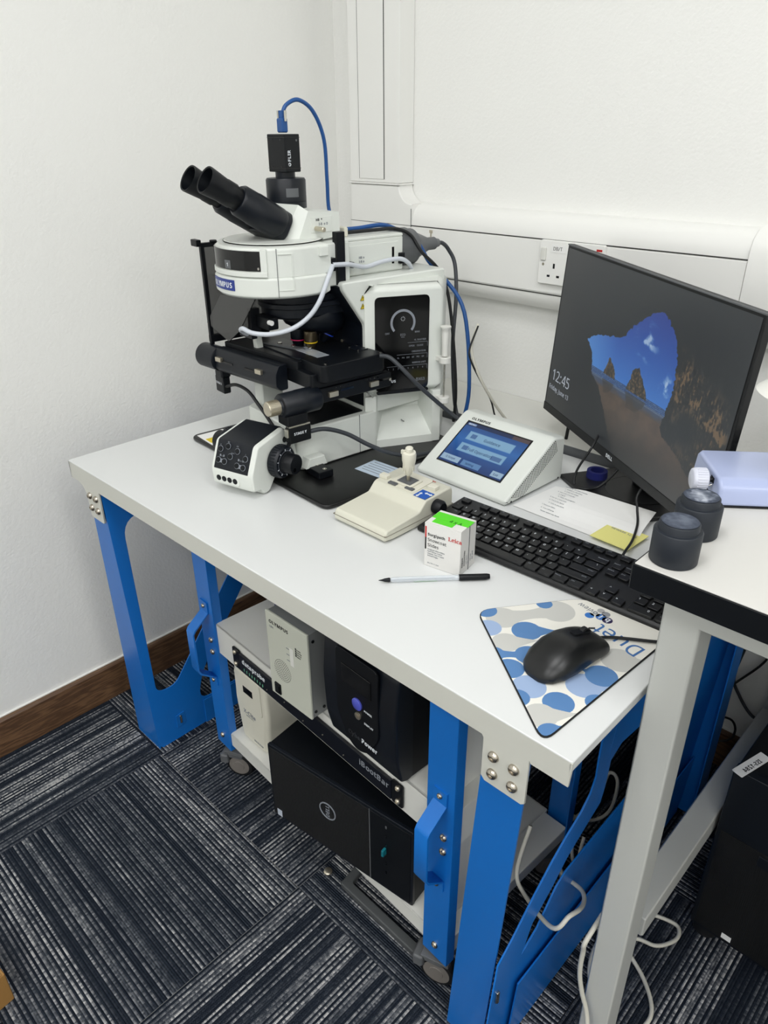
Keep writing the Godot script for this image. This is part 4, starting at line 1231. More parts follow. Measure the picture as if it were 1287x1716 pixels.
	for fc in [[Vector3(0.052, 0.442, -0.062), Vector3(0.052, 0.447, 0.004)], [Vector3(0.052, 0.447, 0.004), Vector3(0.040, 0.457, 0.016)], [Vector3(0.040, 0.457, 0.016), Vector3(0.034, 0.462, 0.064)], [Vector3(0.034, 0.462, 0.064), Vector3(0.036, 0.398, 0.052)], [Vector3(0.036, 0.398, 0.052), Vector3(0.052, 0.394, 0.030)], [Vector3(0.052, 0.394, 0.030), Vector3(0.052, 0.402, -0.062)], [Vector3(0.052, 0.402, -0.062), Vector3(0.052, 0.442, -0.062)]]:
		hm.quad(fc[0], mx.call(fc[0]), mx.call(fc[1]), fc[1])
	var hd := part("head", hm, w, t)
	part("head_base", MB.new().cyl(0.045, 0.3935, 0.4035, 32, 0.001), M.black, hd)
	part("side_plate", MB.new().box(Vector3(0.0524, 0.424, -0.022), Vector3(0.001, 0.026, 0.044), 0.0004), w, hd)
	part("light_path_lever", MB.new().at(Vector3(0.0526, 0.418, -0.010), ALONG_X).cyl(0.0042, 0, 0.026, 14, 0.001), M.nickel, hd)
	letters("HB  *", 0.0042, Vector3(0.0532, 0.432, -0.010), Vector3(0, 0, -1), Vector3.UP, M.print_black, hd, true)
	letters("I-B  o D", 0.0042, Vector3(0.0532, 0.425, -0.016), Vector3(0, 0, -1), Vector3.UP, M.print_grey, hd, true)
	# twin tubes and eyepieces
	var dir := Vector3(0, 0.5, 0.866)
	var tb := Basis(Vector3.RIGHT, dir, Vector3.RIGHT.cross(dir))
	var bn := part("binocular_body", MB.new().at(Vector3(0, 0.430, 0.056), tb).prism(rrect(-0.050, -0.026, 0.050, 0.026, 0.018), -0.02, 0.018, 0.004).box(Vector3(0, 0.03, -0.022), Vector3(0.024, 0.07, 0.012), 0.003), M.satin, t, "dark twin eyepiece tubes")
	for sx in [-1, 1]:
		var o := Vector3(sx * 0.030, 0.433, 0.060)
		part("tube", MB.new().at(o, tb).lathe([Vector2(0, -0.012), Vector2(0.024, -0.012), Vector2(0.0265, -0.006), Vector2(0.0268, 0.045), Vector2(0.0262, 0.046), Vector2(0.0255, 0.072), Vector2(0.022, 0.077), Vector2(0, 0.077)], 36), M.satin, bn)
		var ey := part("eyepiece", MB.new().at(o, tb).lathe([Vector2(0, 0.074), Vector2(0.0185, 0.074), Vector2(0.0185, 0.086), Vector2(0.0200, 0.088), Vector2(0.0200, 0.104), Vector2(0.0193, 0.106), Vector2(0.0207, 0.120), Vector2(0.0222, 0.138), Vector2(0.0218, 0.140), Vector2(0.0196, 0.139), Vector2(0.0170, 0.118), Vector2(0.0150, 0.112), Vector2(0.0148, 0.110), Vector2(0, 0.110)], 36), M.black, bn)
		part("lens", MB.new().at(o, tb).lathe([Vector2(0.0130, 0.1102), Vector2(0.008, 0.1125), Vector2(0, 0.1133)], 24), M.gloss, ey)
	# camera on its adapter
	var ad := part("camera_adapter", MB.new().at(Vector3(0, 0, 0.013), Basis()).lathe([Vector2(0, 0.450), Vector2(0.0345, 0.450), Vector2(0.0345, 0.4605), Vector2(0.034, 0.461), Vector2(0.0345, 0.4615), Vector2(0.0345, 0.495), Vector2(0.0325, 0.498), Vector2(0.017, 0.4985), Vector2(0.017, 0.508), Vector2(0, 0.508)], 40), M.satin, t)
	part("label_plate", MB.new().prism(arc_wall(0.033, 0.0348, 0.013, 1.0, 1.65, 6), 0.469, 0.483, 0.0001), M.grey, ad)
	part("set_screw", MB.new().at(Vector3(0.0325, 0.4545, 0.020), ALONG_X).cyl(0.0026, 0, 0.0025, 10), M.steel, ad)
	var cm := part("camera", MB.new().at(Vector3(0, 0, 0.013), Basis(Vector3.UP, 0.12)).box(Vector3(0, 0.5365, 0), Vector3(0.047, 0.058, 0.033), 0.0012), M.black, t, "small black box camera")
	part("groove", MB.new().at(Vector3(0, 0, 0.013), Basis(Vector3.UP, 0.12)).box(Vector3(0, 0.5135, 0), Vector3(0.0474, 0.0006, 0.0334)).box(Vector3(0, 0.5605, 0), Vector3(0.0474, 0.0006, 0.0334)), M.gloss, cm)
	var cb := Basis(Vector3.UP, 0.12)
	letters("FLIR", 0.0062, Vector3(0, 0, 0.013) + cb * Vector3(0.0237, 0.5235, 0.008), Vector3.UP, cb * Vector3(0, 0, 1), M.print_white, cm, true)
	part("logo_ring", MB.new().at(Vector3(0, 0, 0.013) + cb * Vector3(0.0235, 0.5195, 0.008), cb * ALONG_X).lathe([Vector2(0.0016, 0), Vector2(0.0016, 0.0003), Vector2(0.003, 0.0003), Vector2(0.003, 0)], 8), M.print_white, cm)
	for qd in [[-0.013, 0.516], [0.012, 0.516], [-0.011, 0.557], [0.012, 0.557]]:
		part("screw", MB.new().at(Vector3(0, 0, 0.013) + cb * Vector3(qd[0], qd[1], 0.0165), cb * ALONG_Z).cyl(0.0016, 0, 0.0003, 8), M.gloss, cm)
	for qd in [[-0.009, 0.556], [0.009, 0.519]]:
		part("screw", MB.new().at(Vector3(0, 0, 0.013) + cb * Vector3(0.0235, qd[1], qd[0]), cb * ALONG_X).cyl(0.0018, 0, 0.0003, 8), M.grey, cm)

	# hex driver clipped to the back of the body
	var hxd := thing("hex_driver", "hex driver with white handle clipped behind the microscope", "tool", scope(Vector3(0.178, 0.0095, -0.212)), SCOPE_TURN)
	part("handle", MB.new().lathe([Vector2(0, 0.182), Vector2(0.0062, 0.182), Vector2(0.0064, 0.20), Vector2(0.0078, 0.226), Vector2(0.0078, 0.233), Vector2(0.0105, 0.236), Vector2(0.0105, 0.239), Vector2(0, 0.2395)], 20), M.white, hxd)
	part("blade", MB.new().cyl(0.0018, 0.07, 0.183, 8), M.steel, hxd)
	part("holder", MB.new().cyl(0.0115, 0.168, 0.180, 18, 0.001).box(Vector3(-0.012, 0.174, 0), Vector3(0.018, 0.008, 0.01)), M.white, hxd)
	part("holder", MB.new().cyl(0.0115, 0.088, 0.100, 18, 0.001).box(Vector3(-0.012, 0.094, 0), Vector3(0.018, 0.008, 0.01)), M.white, hxd)

# ---------------------------------------------------------------- things on the table
func hand_controller() -> void:
	var t := thing("hand_controller", "white and black focus controller with big side knobs beside microscope", "controller", Vector3(0.415, TOP + 0.001, -0.174), 0.234)
	var side := rounded(pv([[0.004, 0.0], [0.010, 0.012], [0.031, 0.014], [0.034, 0.045], [0.012, 0.094], [-0.064, 0.106], [-0.092, 0.075], [-0.107, 0.0105], [-0.09, 0.0105], [-0.06, 0.020], [-0.03, 0.022], [-0.012, 0.0]]), 0.006, 3)
	part("body", MB.new().at(Vector3(-0.096, 0, 0), SIDEWAYS).prism(side, 0.0, 0.096, 0.004), M.scope, t)
	var top := rounded(pv([[0.0342, 0.046], [0.0128, 0.0947], [-0.0645, 0.1068], [-0.078, 0.096], [-0.07, 0.09], [0.0, 0.08], [0.028, 0.045]]), 0.003, 2)
	part("top_panel", MB.new().at(Vector3(-0.088, 0, 0), SIDEWAYS).prism(top, 0.0, 0.078, 0.001), M.satin, t, "black curved button panel")
	var nf := Vector3(0, 0.4, 0.916).normalized()
	var uf := Vector3(0, 0.916, -0.4).normalized()
	var c0 := Vector3(-0.048, 0.0705, 0.0240)
	var fbs := Basis(Vector3.RIGHT, nf, Vector3.RIGHT.cross(nf))
	for b in [[-0.030, 0.010], [-0.014, 0.017], [0.008, 0.012], [-0.006, 0.000], [0.028, 0.002], [-0.031, -0.010], [-0.017, -0.011], [0.012, -0.013], [0.026, -0.014]]:
		part("button", MB.new().at(c0 + Vector3.RIGHT * b[0] + uf * b[1], fbs).lathe([Vector2(0.0048, 0), Vector2(0.0048, 0.002), Vector2(0.004, 0.003), Vector2(0, 0.003)], 16), M.black, t)
		part("button_ring", MB.new().at(c0 + Vector3.RIGHT * b[0] + uf * b[1], fbs).lathe([Vector2(0.0048, 0.0012), Vector2(0.0056, 0.0012), Vector2(0.0056, 0.0002)], 16), M.print_grey, t)
	for b in [[-0.024, -0.0105], [0.019, -0.0135]]:
		part("symbol_plate", MB.new().at(c0 + Vector3.RIGHT * b[0] + uf * b[1] + nf * 0.0008, fbs).box(Vector3.ZERO, Vector3(0.007, 0.0004, 0.007)), M.print_grey, t)
	for l in [["▲ FL ▼", -0.024, -0.002], ["▲ FOC ▼", 0.019, -0.003], ["AF", -0.031, 0.0175], ["ND", -0.014, 0.0245], ["ESC", 0.007, 0.0205], ["SHIFT", -0.001, 0.0065], ["Z", 0.027, 0.0095]]:
		letters(l[0], 0.0022, c0 + Vector3.RIGHT * l[1] + uf * l[2] + nf * 0.0009, Vector3.RIGHT, uf, M.print_grey, t, false, 1)
	for k in 4:
		part("front_button", MB.new().at(Vector3(-0.078 + k * 0.0125, 0.029, 0.0332), Basis(Vector3.RIGHT, 0.0) * ALONG_Z).lathe([Vector2(0.0052, 0), Vector2(0.0052, 0.001), Vector2(0.0035, 0.002), Vector2(0, 0.002)], 16), M.black, t)
	part("front_plate", MB.new().at(Vector3(0, 0, 0.0318), FACING).prism(rounded(pv([[-0.087, 0.020], [-0.031, 0.020], [-0.031, 0.038], [-0.087, 0.038]]), 0.006), 0.0, 0.0018, 0.0005), M.scope, t)
	for sx in [-1, 1]:
		var xo := 0.0 if sx > 0 else -0.096
		var ax := ALONG_X if sx > 0 else Basis(Vector3(0, 1, 0), Vector3(-1, 0, 0), Vector3(0, 0, 1))
		var ctr := Vector3(xo, 0.053, -0.036) if sx > 0 else Vector3(xo, 0.064, -0.040)
		var kb := MB.new()
		for k in 30:
			var a := TAU * k / 30
			kb.at(ctr + Vector3(0, cos(a), sin(a)) * 0.0298 + Vector3(sx * 0.010, 0, 0), Basis(Vector3.RIGHT, a)).box(Vector3.ZERO, Vector3(0.014, 0.0016, 0.0032), 0.0005)
		kb.at(ctr, ax).lathe([Vector2(0.026, 0), Vector2(0.0298, 0.002), Vector2(0.0298, 0.018), Vector2(0.027, 0.021), Vector2(0, 0.021)], 36)
		var kn := part("coarse_knob", kb, M.satin, t)
		part("fine_knob", MB.new().at(ctr, ax).lathe([Vector2(0.020, 0.020), Vector2(0.020, 0.024), Vector2(0.0185, 0.025), Vector2(0.0185, 0.042), Vector2(0.0170, 0.044), Vector2(0, 0.044)], 32), M.black, kn)
		part("finger_hole", MB.new().at(ctr + Vector3(sx * 0.0441, -0.008, 0.006), ax).cyl(0.004, 0, 0.0003, 14), M.gloss, kn)
		for k in 10:
			var a := TAU * k / 10
			part("scale_mark", MB.new().at(ctr + Vector3(sx * 0.0213, cos(a) * 0.0235, sin(a) * 0.0235), Basis(Vector3.RIGHT, a)).box(Vector3.ZERO, Vector3(0.0006, 0.0034, 0.001)), M.print_white, kn)
		part("scale_ring", MB.new().at(ctr, ax).lathe([Vector2(0.0212, 0.0213), Vector2(0.0220, 0.0213)], 32), M.print_grey, kn)
	for q in [[0.084, -0.062], [0.070, -0.073], [0.047, -0.078]]:
		part("side_button", MB.new().at(Vector3(0.0, q[0], q[1]), ALONG_X).cyl(0.0055, -0.002, 0.0018, 16, 0.0006), M.black, t)

func joystick() -> void:
	var t := thing("joystick_box", "beige joystick control box with upright stick", "joystick", Vector3(0.696, TOP + 0.001, -0.190), -0.005)
	var side := rounded(pv([[0.0, 0.003], [0.0, 0.014], [-0.004, 0.022], [-0.080, 0.027], [-0.096, 0.043], [-0.160, 0.046], [-0.166, 0.040], [-0.166, 0.003], [-0.15, 0.0], [-0.02, 0.0]]), 0.004, 3)
	part("case", MB.new().at(Vector3(-0.121, 0, 0), SIDEWAYS).prism(side, 0.0, 0.121, 0.004), M.beige, t)
	part("seam", MB.new().box(Vector3(-0.0605, 0.0125, -0.083), Vector3(0.1216, 0.001, 0.1665)), mat(Color(0.5, 0.48, 0.43), 0.6), t)
	var up := Basis(Vector3.RIGHT, 0.06)
	var sur := func(x: float, z: float) -> Vector3: return Vector3(x, 0.0432 + (-z - 0.096) * 0.047, z)
	part("control_plate", MB.new().at(sur.call(-0.064, -0.128), up).prism(rrect(-0.030, -0.028, 0.030, 0.028, 0.008), 0.0, 0.0012, 0.0004), M.cream, t)
	part("gaiter_frame", MB.new().at(sur.call(-0.066, -0.124), up).prism(rrect(-0.020, -0.016, 0.020, 0.016, 0.002), 0.001, 0.004, 0.001), M.cream, t)
	part("gaiter", MB.new().at(sur.call(-0.066, -0.124), up).box(Vector3(0, 0.0042, 0), Vector3(0.030, 0.001, 0.024)), M.grey, t)
	for q in [[-0.082, -0.103], [-0.047, -0.107]]:
		part("push_button", MB.new().at(sur.call(q[0], q[1]), up).box(Vector3(0, 0.0018, 0), Vector3(0.018, 0.003, 0.008), 0.0008), M.grey, t, "flat grey button")
	for q in [[-0.110, -0.113], [-0.018, -0.134]]:
		part("rocker", MB.new().at(sur.call(q[0], q[1]), up).box(Vector3(0, 0.003, 0), Vector3(0.018, 0.007, 0.012), 0.0012), M.cream, t)
	var sb := part("arrow_label", MB.new().at(sur.call(-0.016, -0.108), up).box(Vector3(0, 0.0004, 0), Vector3(0.026, 0.0006, 0.024)), mat(Color(0.10, 0.33, 0.68), 0.4), t, "blue label with white arrows")
	var aw := MB.new()
	for k in 2:
		var rb: Basis = up * Basis(Vector3.UP, PI / 2 * k)
		aw.at(sur.call(-0.010, -0.113) if k == 0 else sur.call(-0.022, -0.103), rb).prism(pv([[-0.008, 0], [-0.004, -0.0035], [-0.004, -0.0013], [0.004, -0.0013], [0.004, -0.0035], [0.008, 0], [0.004, 0.0035], [0.004, 0.0013], [-0.004, 0.0013], [-0.004, 0.0035]]), 0.0008, 0.0011)
	part("arrows", aw, M.print_white, sb)
	letters("Leica", 0.004, sur.call(-0.043, -0.154) + Vector3(0, 0.001, 0), Vector3.RIGHT, Vector3(0, 0, -1), M.print_red, t, true)
	part("side_knob", MB.new().at(Vector3(0.0, 0.026, -0.118), ALONG_X).lathe([Vector2(0.010, 0), Vector2(0.0125, 0.002), Vector2(0.0125, 0.014), Vector2(0.0095, 0.018), Vector2(0, 0.018)], 24), M.black, t)
	# the stick
	var tilt := Basis(Vector3(1, 0, 0), 0.10) * Basis(Vector3(0, 0, 1), -0.12)
	var so: Vector3 = sur.call(-0.066, -0.124)
	part("stick_shaft", MB.new().at(so, tilt).cyl(0.0030, 0.003, 0.03, 12), M.nickel, t)
	var gp := MB.new().at(so, tilt).lathe([Vector2(0.0042, 0.016), Vector2(0.0062, 0.018), Vector2(0.0085, 0.030), Vector2(0.0118, 0.046), Vector2(0.0122, 0.056), Vector2(0.0110, 0.061), Vector2(0.0080, 0.0625), Vector2(0, 0.0625)], 24)
	for k in 8:
		var a := TAU * k / 8
		gp.at(so, tilt * Basis(Vector3.UP, a)).box(Vector3(0.0093, 0.036, 0), Vector3(0.002, 0.026, 0.0016), 0.0006)
	part("stick_grip", gp, M.cream, t, "fluted cream stick grip")
	part("top_button", MB.new().at(so, tilt).cyl(0.0065, 0.062, 0.070, 20, 0.0012), M.cream, t)
	part("trigger", MB.new().at(so, tilt).box(Vector3(-0.008, 0.060, 0.006), Vector3(0.008, 0.008, 0.005), 0.001), M.beige, t)

func touch_screen_image() -> Image:
	var w := 512
	var h := 400
	var im := Image.create(w, h, false, Image.FORMAT_RGB8)
	im.fill(Color(0.16, 0.33, 0.60))
	for y in h:
		var c := Color(0.22, 0.45, 0.74).lerp(Color(0.10, 0.21, 0.44), absf(y / float(h) - 0.4) * 1.4)
		im.fill_rect(Rect2i(0, y, w, 1), c)
	im.fill_rect(Rect2i(0, 0, w, 34), Color(0.12, 0.19, 0.36))
	im.fill_rect(Rect2i(380, 0, 132, 34), Color(0.35, 0.30, 0.32))
	im.fill_rect(Rect2i(10, 8, 70, 18), Color(0.5, 0.62, 0.8))
	for b in [[70, 76, 372, 84], [70, 192, 372, 84]]:
		im.fill_rect(Rect2i(b[0], b[1], b[2], b[3]), Color(0.42, 0.62, 0.82))
		im.fill_rect(Rect2i(b[0] + 4, b[1] + 4, b[2] - 8, b[3] - 8), Color(0.55, 0.73, 0.87))
		im.fill_rect(Rect2i(b[0] + 30, b[1] + 22, 44, 40), Color(0.33, 0.48, 0.68))
	im.fill_rect(Rect2i(340, 222, 80, 40), Color(0.33, 0.48, 0.68))
	for b in [[6, 330, 150, 54], [176, 334, 150, 50], [420, 336, 86, 50]]:
		im.fill_rect(Rect2i(b[0], b[1], b[2], b[3]), Color(0.66, 0.78, 0.88) if b[0] != 176 else Color(0.40, 0.58, 0.78))
	return im

func touch_panel() -> void:
	var t := thing("touch_panel", "white wedge-shaped touch screen console between microscope and monitor", "console", Vector3(0.758, TOP + 0.001, -0.423), -0.033)
	var d := 0.172
	var side := rounded(pv([[-0.004, 0.0], [0.0, 0.010], [-0.132, 0.088], [-0.140, 0.090], [-0.170, 0.084], [-d, 0.078], [-d, 0.0]]), 0.004, 3)
	part("case", MB.new().at(Vector3(-0.214, 0, 0), SIDEWAYS).prism(side, 0.0, 0.214, 0.006), M.scope, t)
	var sl := Vector3(0, 0.078, -0.132).normalized()
	var nn := Vector3.RIGHT.cross(sl)
	var o := Vector3(0, 0.010, 0)
	var f := func(x: float, s: float, k: float) -> Vector3: return o + Vector3(x, 0, 0) + sl * s + nn * k
	part("bezel", MB.new().quad(f.call(-0.186, 0.032, 0.0004), f.call(-0.034, 0.032, 0.0004), f.call(-0.034, 0.138, 0.0004), f.call(-0.186, 0.138, 0.0004)), M.gloss, t)
	var im := touch_screen_image()
	part("screen", MB.new().sheet(f.call(-0.183, 0.035, 0.0008), f.call(-0.037, 0.035, 0.0008), f.call(-0.037, 0.135, 0.0008), f.call(-0.183, 0.135, 0.0008)), glowing(im, 0.75), t, "lit blue touch screen with large buttons")
	letters("OLYMPUS", 0.0058, f.call(-0.182, 0.145, 0.0004), Vector3.RIGHT, sl, M.print_black, t, true, 0, 1.2)
	var dk := mat(Color(0.13, 0.22, 0.38), 0.5)
	letters("Guidance", 0.0065, f.call(-0.104, 0.1045, 0.0012), Vector3.RIGHT, sl, dk, t, false, 1)
	letters("Full Operation", 0.0065, f.call(-0.112, 0.0755, 0.0012), Vector3.RIGHT, sl, dk, t, false, 1)
	letters("MENU", 0.004, f.call(-0.178, 0.1305, 0.0012), Vector3.RIGHT, sl, M.print_white, t)
	letters("Q Scope", 0.0045, f.call(-0.172, 0.046, 0.0012), Vector3.RIGHT, sl, dk, t)
	letters("Setting", 0.0045, f.call(-0.124, 0.045, 0.0012), Vector3.RIGHT, sl, dk, t)
	letters("Exit", 0.0045, f.call(-0.058, 0.044, 0.0012), Vector3.RIGHT, sl, dk, t)
	# rows of vent holes in the side
	var vb := MB.new()
	for r in 34:
		for c in 7:
			var z := -0.018 - r * 0.0036
			var y := 0.0165 + r * 0.00213 - c * 0.0034 + 0.0
			if y > 0.006 and r - c * 1.0 > -1:
				vb.at(Vector3(0.0, y - 0.003, z - c * 0.0014), ALONG_X).cyl(0.0011, -0.001, 0.0003, 6)
	part("vent_holes", vb, M.gloss, t)
	for z in [-0.016, -0.158]:
		part("foot_bump", MB.new().box(Vector3(0.0002, 0.006, z), Vector3(0.001, 0.003, 0.003)), M.print_black, t)

func slide_box() -> void:
	var w := 0.061
	var d := 0.046
	var h := 0.073
	var t := thing("slide_box", "small white cardboard slide box with green tape on top", "box", Vector3(0.838, TOP, -0.198), 0.166)
	var card := mat(Color(0.86, 0.855, 0.84), 0.65)
	part("carton", MB.new().box(Vector3(-w / 2, h / 2, -d / 2), Vector3(w, h, d), 0.0008), card, t)
	part("lid_flap", MB.new().box(Vector3(-w / 2 + 0.001, h + 0.0006, -d / 2 + 0.013), Vector3(w - 0.002, 0.0012, 0.019), 0.0004), card, t)
	part("seam", MB.new().box(Vector3(0.0002, h / 2, -d * 0.55), Vector3(0.0008, h, 0.0012)), M.grey, t)
	part("tape", MB.new().box(Vector3(-w / 2 + 0.002, h + 0.0014, -d / 2 - 0.004), Vector3(w * 0.98, 0.0006, 0.020)).box(Vector3(-w / 2 - 0.004, h + 0.0012, -d / 2 + 0.010), Vector3(w * 0.55, 0.0008, 0.018)), mat(Color(0.32, 0.82, 0.10), 0.5), t, "bright green tape")
	letters("4 x A", 0.007, Vector3(-0.030, h + 0.002, -d / 2 + 0.004), Vector3.RIGHT, Vector3(0, 0, -1), mat(Color(0.12, 0.4, 0.08), 0.6), t)
	part("red_bar", MB.new().box(Vector3(-w + 0.0026, 0.058, 0.0002), Vector3(0.0022, 0.018, 0.0006)), M.print_red, t)
	part("black_bar", MB.new().box(Vector3(-w + 0.0026, 0.039, 0.0002), Vector3(0.0022, 0.020, 0.0006)), M.print_black, t)
	letters("Surgipath", 0.0045, Vector3(-w + 0.006, 0.055, 0.0003), Vector3.RIGHT, Vector3.UP, M.print_black, t, true)
	letters("Leica", 0.0062, Vector3(-0.021, 0.057, 0.0003), Vector3.RIGHT, Vector3.UP, M.print_red, t, true, 0, 1.0, "Droid Serif")
	letters("Snowcoat", 0.0052, Vector3(-w + 0.006, 0.046, 0.0003), Vector3.RIGHT, Vector3.UP, M.print_black, t)
	letters("Slides", 0.0052, Vector3(-w + 0.006, 0.037, 0.0003), Vector3.RIGHT, Vector3.UP, M.print_black, t)
	for k in 5:
		letters(["Surgipath Micro Slides", "Pearl White Coated", "Clipped, Twin Frosted", "Ground Edges", "26 x 76 x 1 mm"][k], 0.0021, Vector3(-w + 0.006, 0.0300 - k * 0.0036 - (0.009 if k == 4 else 0.0), 0.0003), Vector3.RIGHT, Vector3.UP, M.print_grey, t)
	for k in 6:
		letters(["Surgipath", "Snowcoat Slides", "LOT 0412", "76 x 26 mm", "100 pcs", "REF 3800"][k], 0.0026, Vector3(0.0004, 0.012, -0.006 - k * 0.0062), Vector3.UP, Vector3(0, 0, 1), M.print_grey if k > 1 else M.print_black, t, k == 0)

func pen() -> void:
	var a := Vector3(0.764, TOP + 0.0045, -0.105)
	var b := Vector3(0.874, TOP + 0.0050, -0.223)
	var d := (b - a).normalized()
	var t := thing("ballpoint_pen", "clear ballpoint pen with black cap end lying by the slide box", "pen", a)
	var side := d.cross(Vector3.UP).normalized()
	var bs := Basis(side, d, side.cross(d))
	var l := (b - a).length()
	part("barrel", MB.new().at(Vector3.ZERO, bs).lathe([Vector2(0.0022, 0.016), Vector2(0.0037, 0.020), Vector2(0.0040, 0.026), Vector2(0.0040, l - 0.044), Vector2(0, l - 0.044)], 16), M.clear, t)
	part("refill", MB.new().at(Vector3.ZERO, bs).cyl(0.0012, 0.012, l - 0.05, 8), M.print_grey, t)
	part("tip", MB.new().at(Vector3.ZERO, bs).lathe([Vector2(0.0004, 0), Vector2(0.0010, 0.003), Vector2(0.0014, 0.005), Vector2(0.0026, 0.009), Vector2(0.0034, 0.015), Vector2(0.0030, 0.017), Vector2(0, 0.017)], 14), M.black, t)
	part("cap", MB.new().at(Vector3.ZERO, bs).lathe([Vector2(0, l - 0.045), Vector2(0.0046, l - 0.045), Vector2(0.0048, l - 0.043), Vector2(0.0044, l - 0.004), Vector2(0.0036, l), Vector2(0, l)], 18), M.black, t)
	part("clip", MB.new().at(Vector3.ZERO, bs).box(Vector3(0.0052, l - 0.024, 0), Vector3(0.0014, 0.038, 0.004), 0.0005), M.black, t)
	var gp := part("green_print", MB.new().at(Vector3.ZERO, bs).box(Vector3(0, l * 0.42, -0.0041), Vector3(0.0018, 0.034, 0.0003)), mat(Color(0.45, 0.75, 0.35), 0.5), t)

func mat_image() -> Image:
	# drops with trailing necks; u runs along x from 0.905, v along z from -0.295
	var drops := [[0.9902, -0.2183, 0.0240, 0.9454, -0.1558, 0.94, "g"], [0.9454, -0.1558, 0.0225, 0, 0, -1.0, "g"], [0.9455, -0.1248, 0.0170, 0, 0, -1.0, "l"], [0.9853, -0.1535, 0.0195, 1.0207, -0.1849, 0.15, "b"], [0.9803, -0.1157, 0.0185, 1.0121, -0.1509, 0.12, "g"],
		[0.9824, -0.0860, 0.0138, 1.0160, -0.1138, 1.3, "b"], [1.0132, -0.0764, 0.0178, 0, 0, -1.0, "b"], [1.0489, -0.0651, 0.0200, 1.0285, -0.0518, 0.10, "l"], [1.0500, -0.0404, 0.0140, 0, 0, -1.0, "b"], [1.0885, -0.0648, 0.0182, 0, 0, -1.0, "b"],
		[1.0850, -0.0339, 0.0190, 1.1186, -0.0687, 0.17, "g"], [1.1081, -0.0184, 0.0150, 1.1152, -0.0426, 0.16, "b"], [1.0941, -0.1105, 0.0212, 1.1271, -0.1334, 0.09, "l"], [1.1004, -0.1402, 0.0192, 1.0735, -0.1338, 0.18, "b"], [1.1199, -0.0953, 0.0135, 0, 0, -1.0, "b"],
		[1.1014, -0.1815, 0.0225, 1.1299, -0.2039, 0.12, "g"], [0.9681, -0.2214, 0.0110, 0, 0, -1.0, "b"], [0.9196, -0.1538, 0.0150, 0, 0, -1.0, "b"], [1.1308, -0.0693, 0.0136, 0, 0, -1.0, "g"]]
	var cols := {"g": Color(0.77, 0.77, 0.75), "l": Color(0.60, 0.69, 0.82), "b": Color(0.33, 0.50, 0.70)}
	var w := 564
	var h := 720
	var im := Image.create(w, h, false, Image.FORMAT_RGB8)
	im.fill(Color(0.91, 0.905, 0.87))
	for d in drops:
		var a := Vector2(d[0], d[1])
		var e := Vector2(d[3], d[4])
		var r: float = d[2]
		var lo := a - Vector2.ONE * r * 1.4
		var hi := a + Vector2.ONE * r * 1.4
		if d[5] >= 0:
			lo = lo.min(e - Vector2.ONE * r * 1.4)
			hi = hi.max(e + Vector2.ONE * r * 1.4)
		for y in range(maxi(0, int((lo.y + 0.295) / 0.30 * h)), mini(h, int((hi.y + 0.295) / 0.30 * h))):
			for x in range(maxi(0, int((lo.x - 0.905) / 0.235 * w)), mini(w, int((hi.x - 0.905) / 0.235 * w))):
				var p := Vector2(0.905 + 0.235 * x / w, -0.295 + 0.30 * y / h)
				var hit := p.distance_to(a) < r
				if not hit and d[5] >= 0:
					var ax := e - a
					var s := clampf((p - a).dot(ax) / ax.length_squared(), 0, 1)
					var dist := (p - (a + ax * s)).length()
					var wd: float
					if d[5] > 0.5:
						wd = r * (0.42 + 0.5 * absf(2.0 * s - 1.0) ** 2.0)
						hit = p.distance_to(e) < r * d[5]
					else:
						wd = r * maxf(d[5] * 0.6, (1.0 - s) ** 1.5)
					hit = hit or dist < wd
				if hit:
					im.set_pixel(x, y, cols[d[6]])
	return im

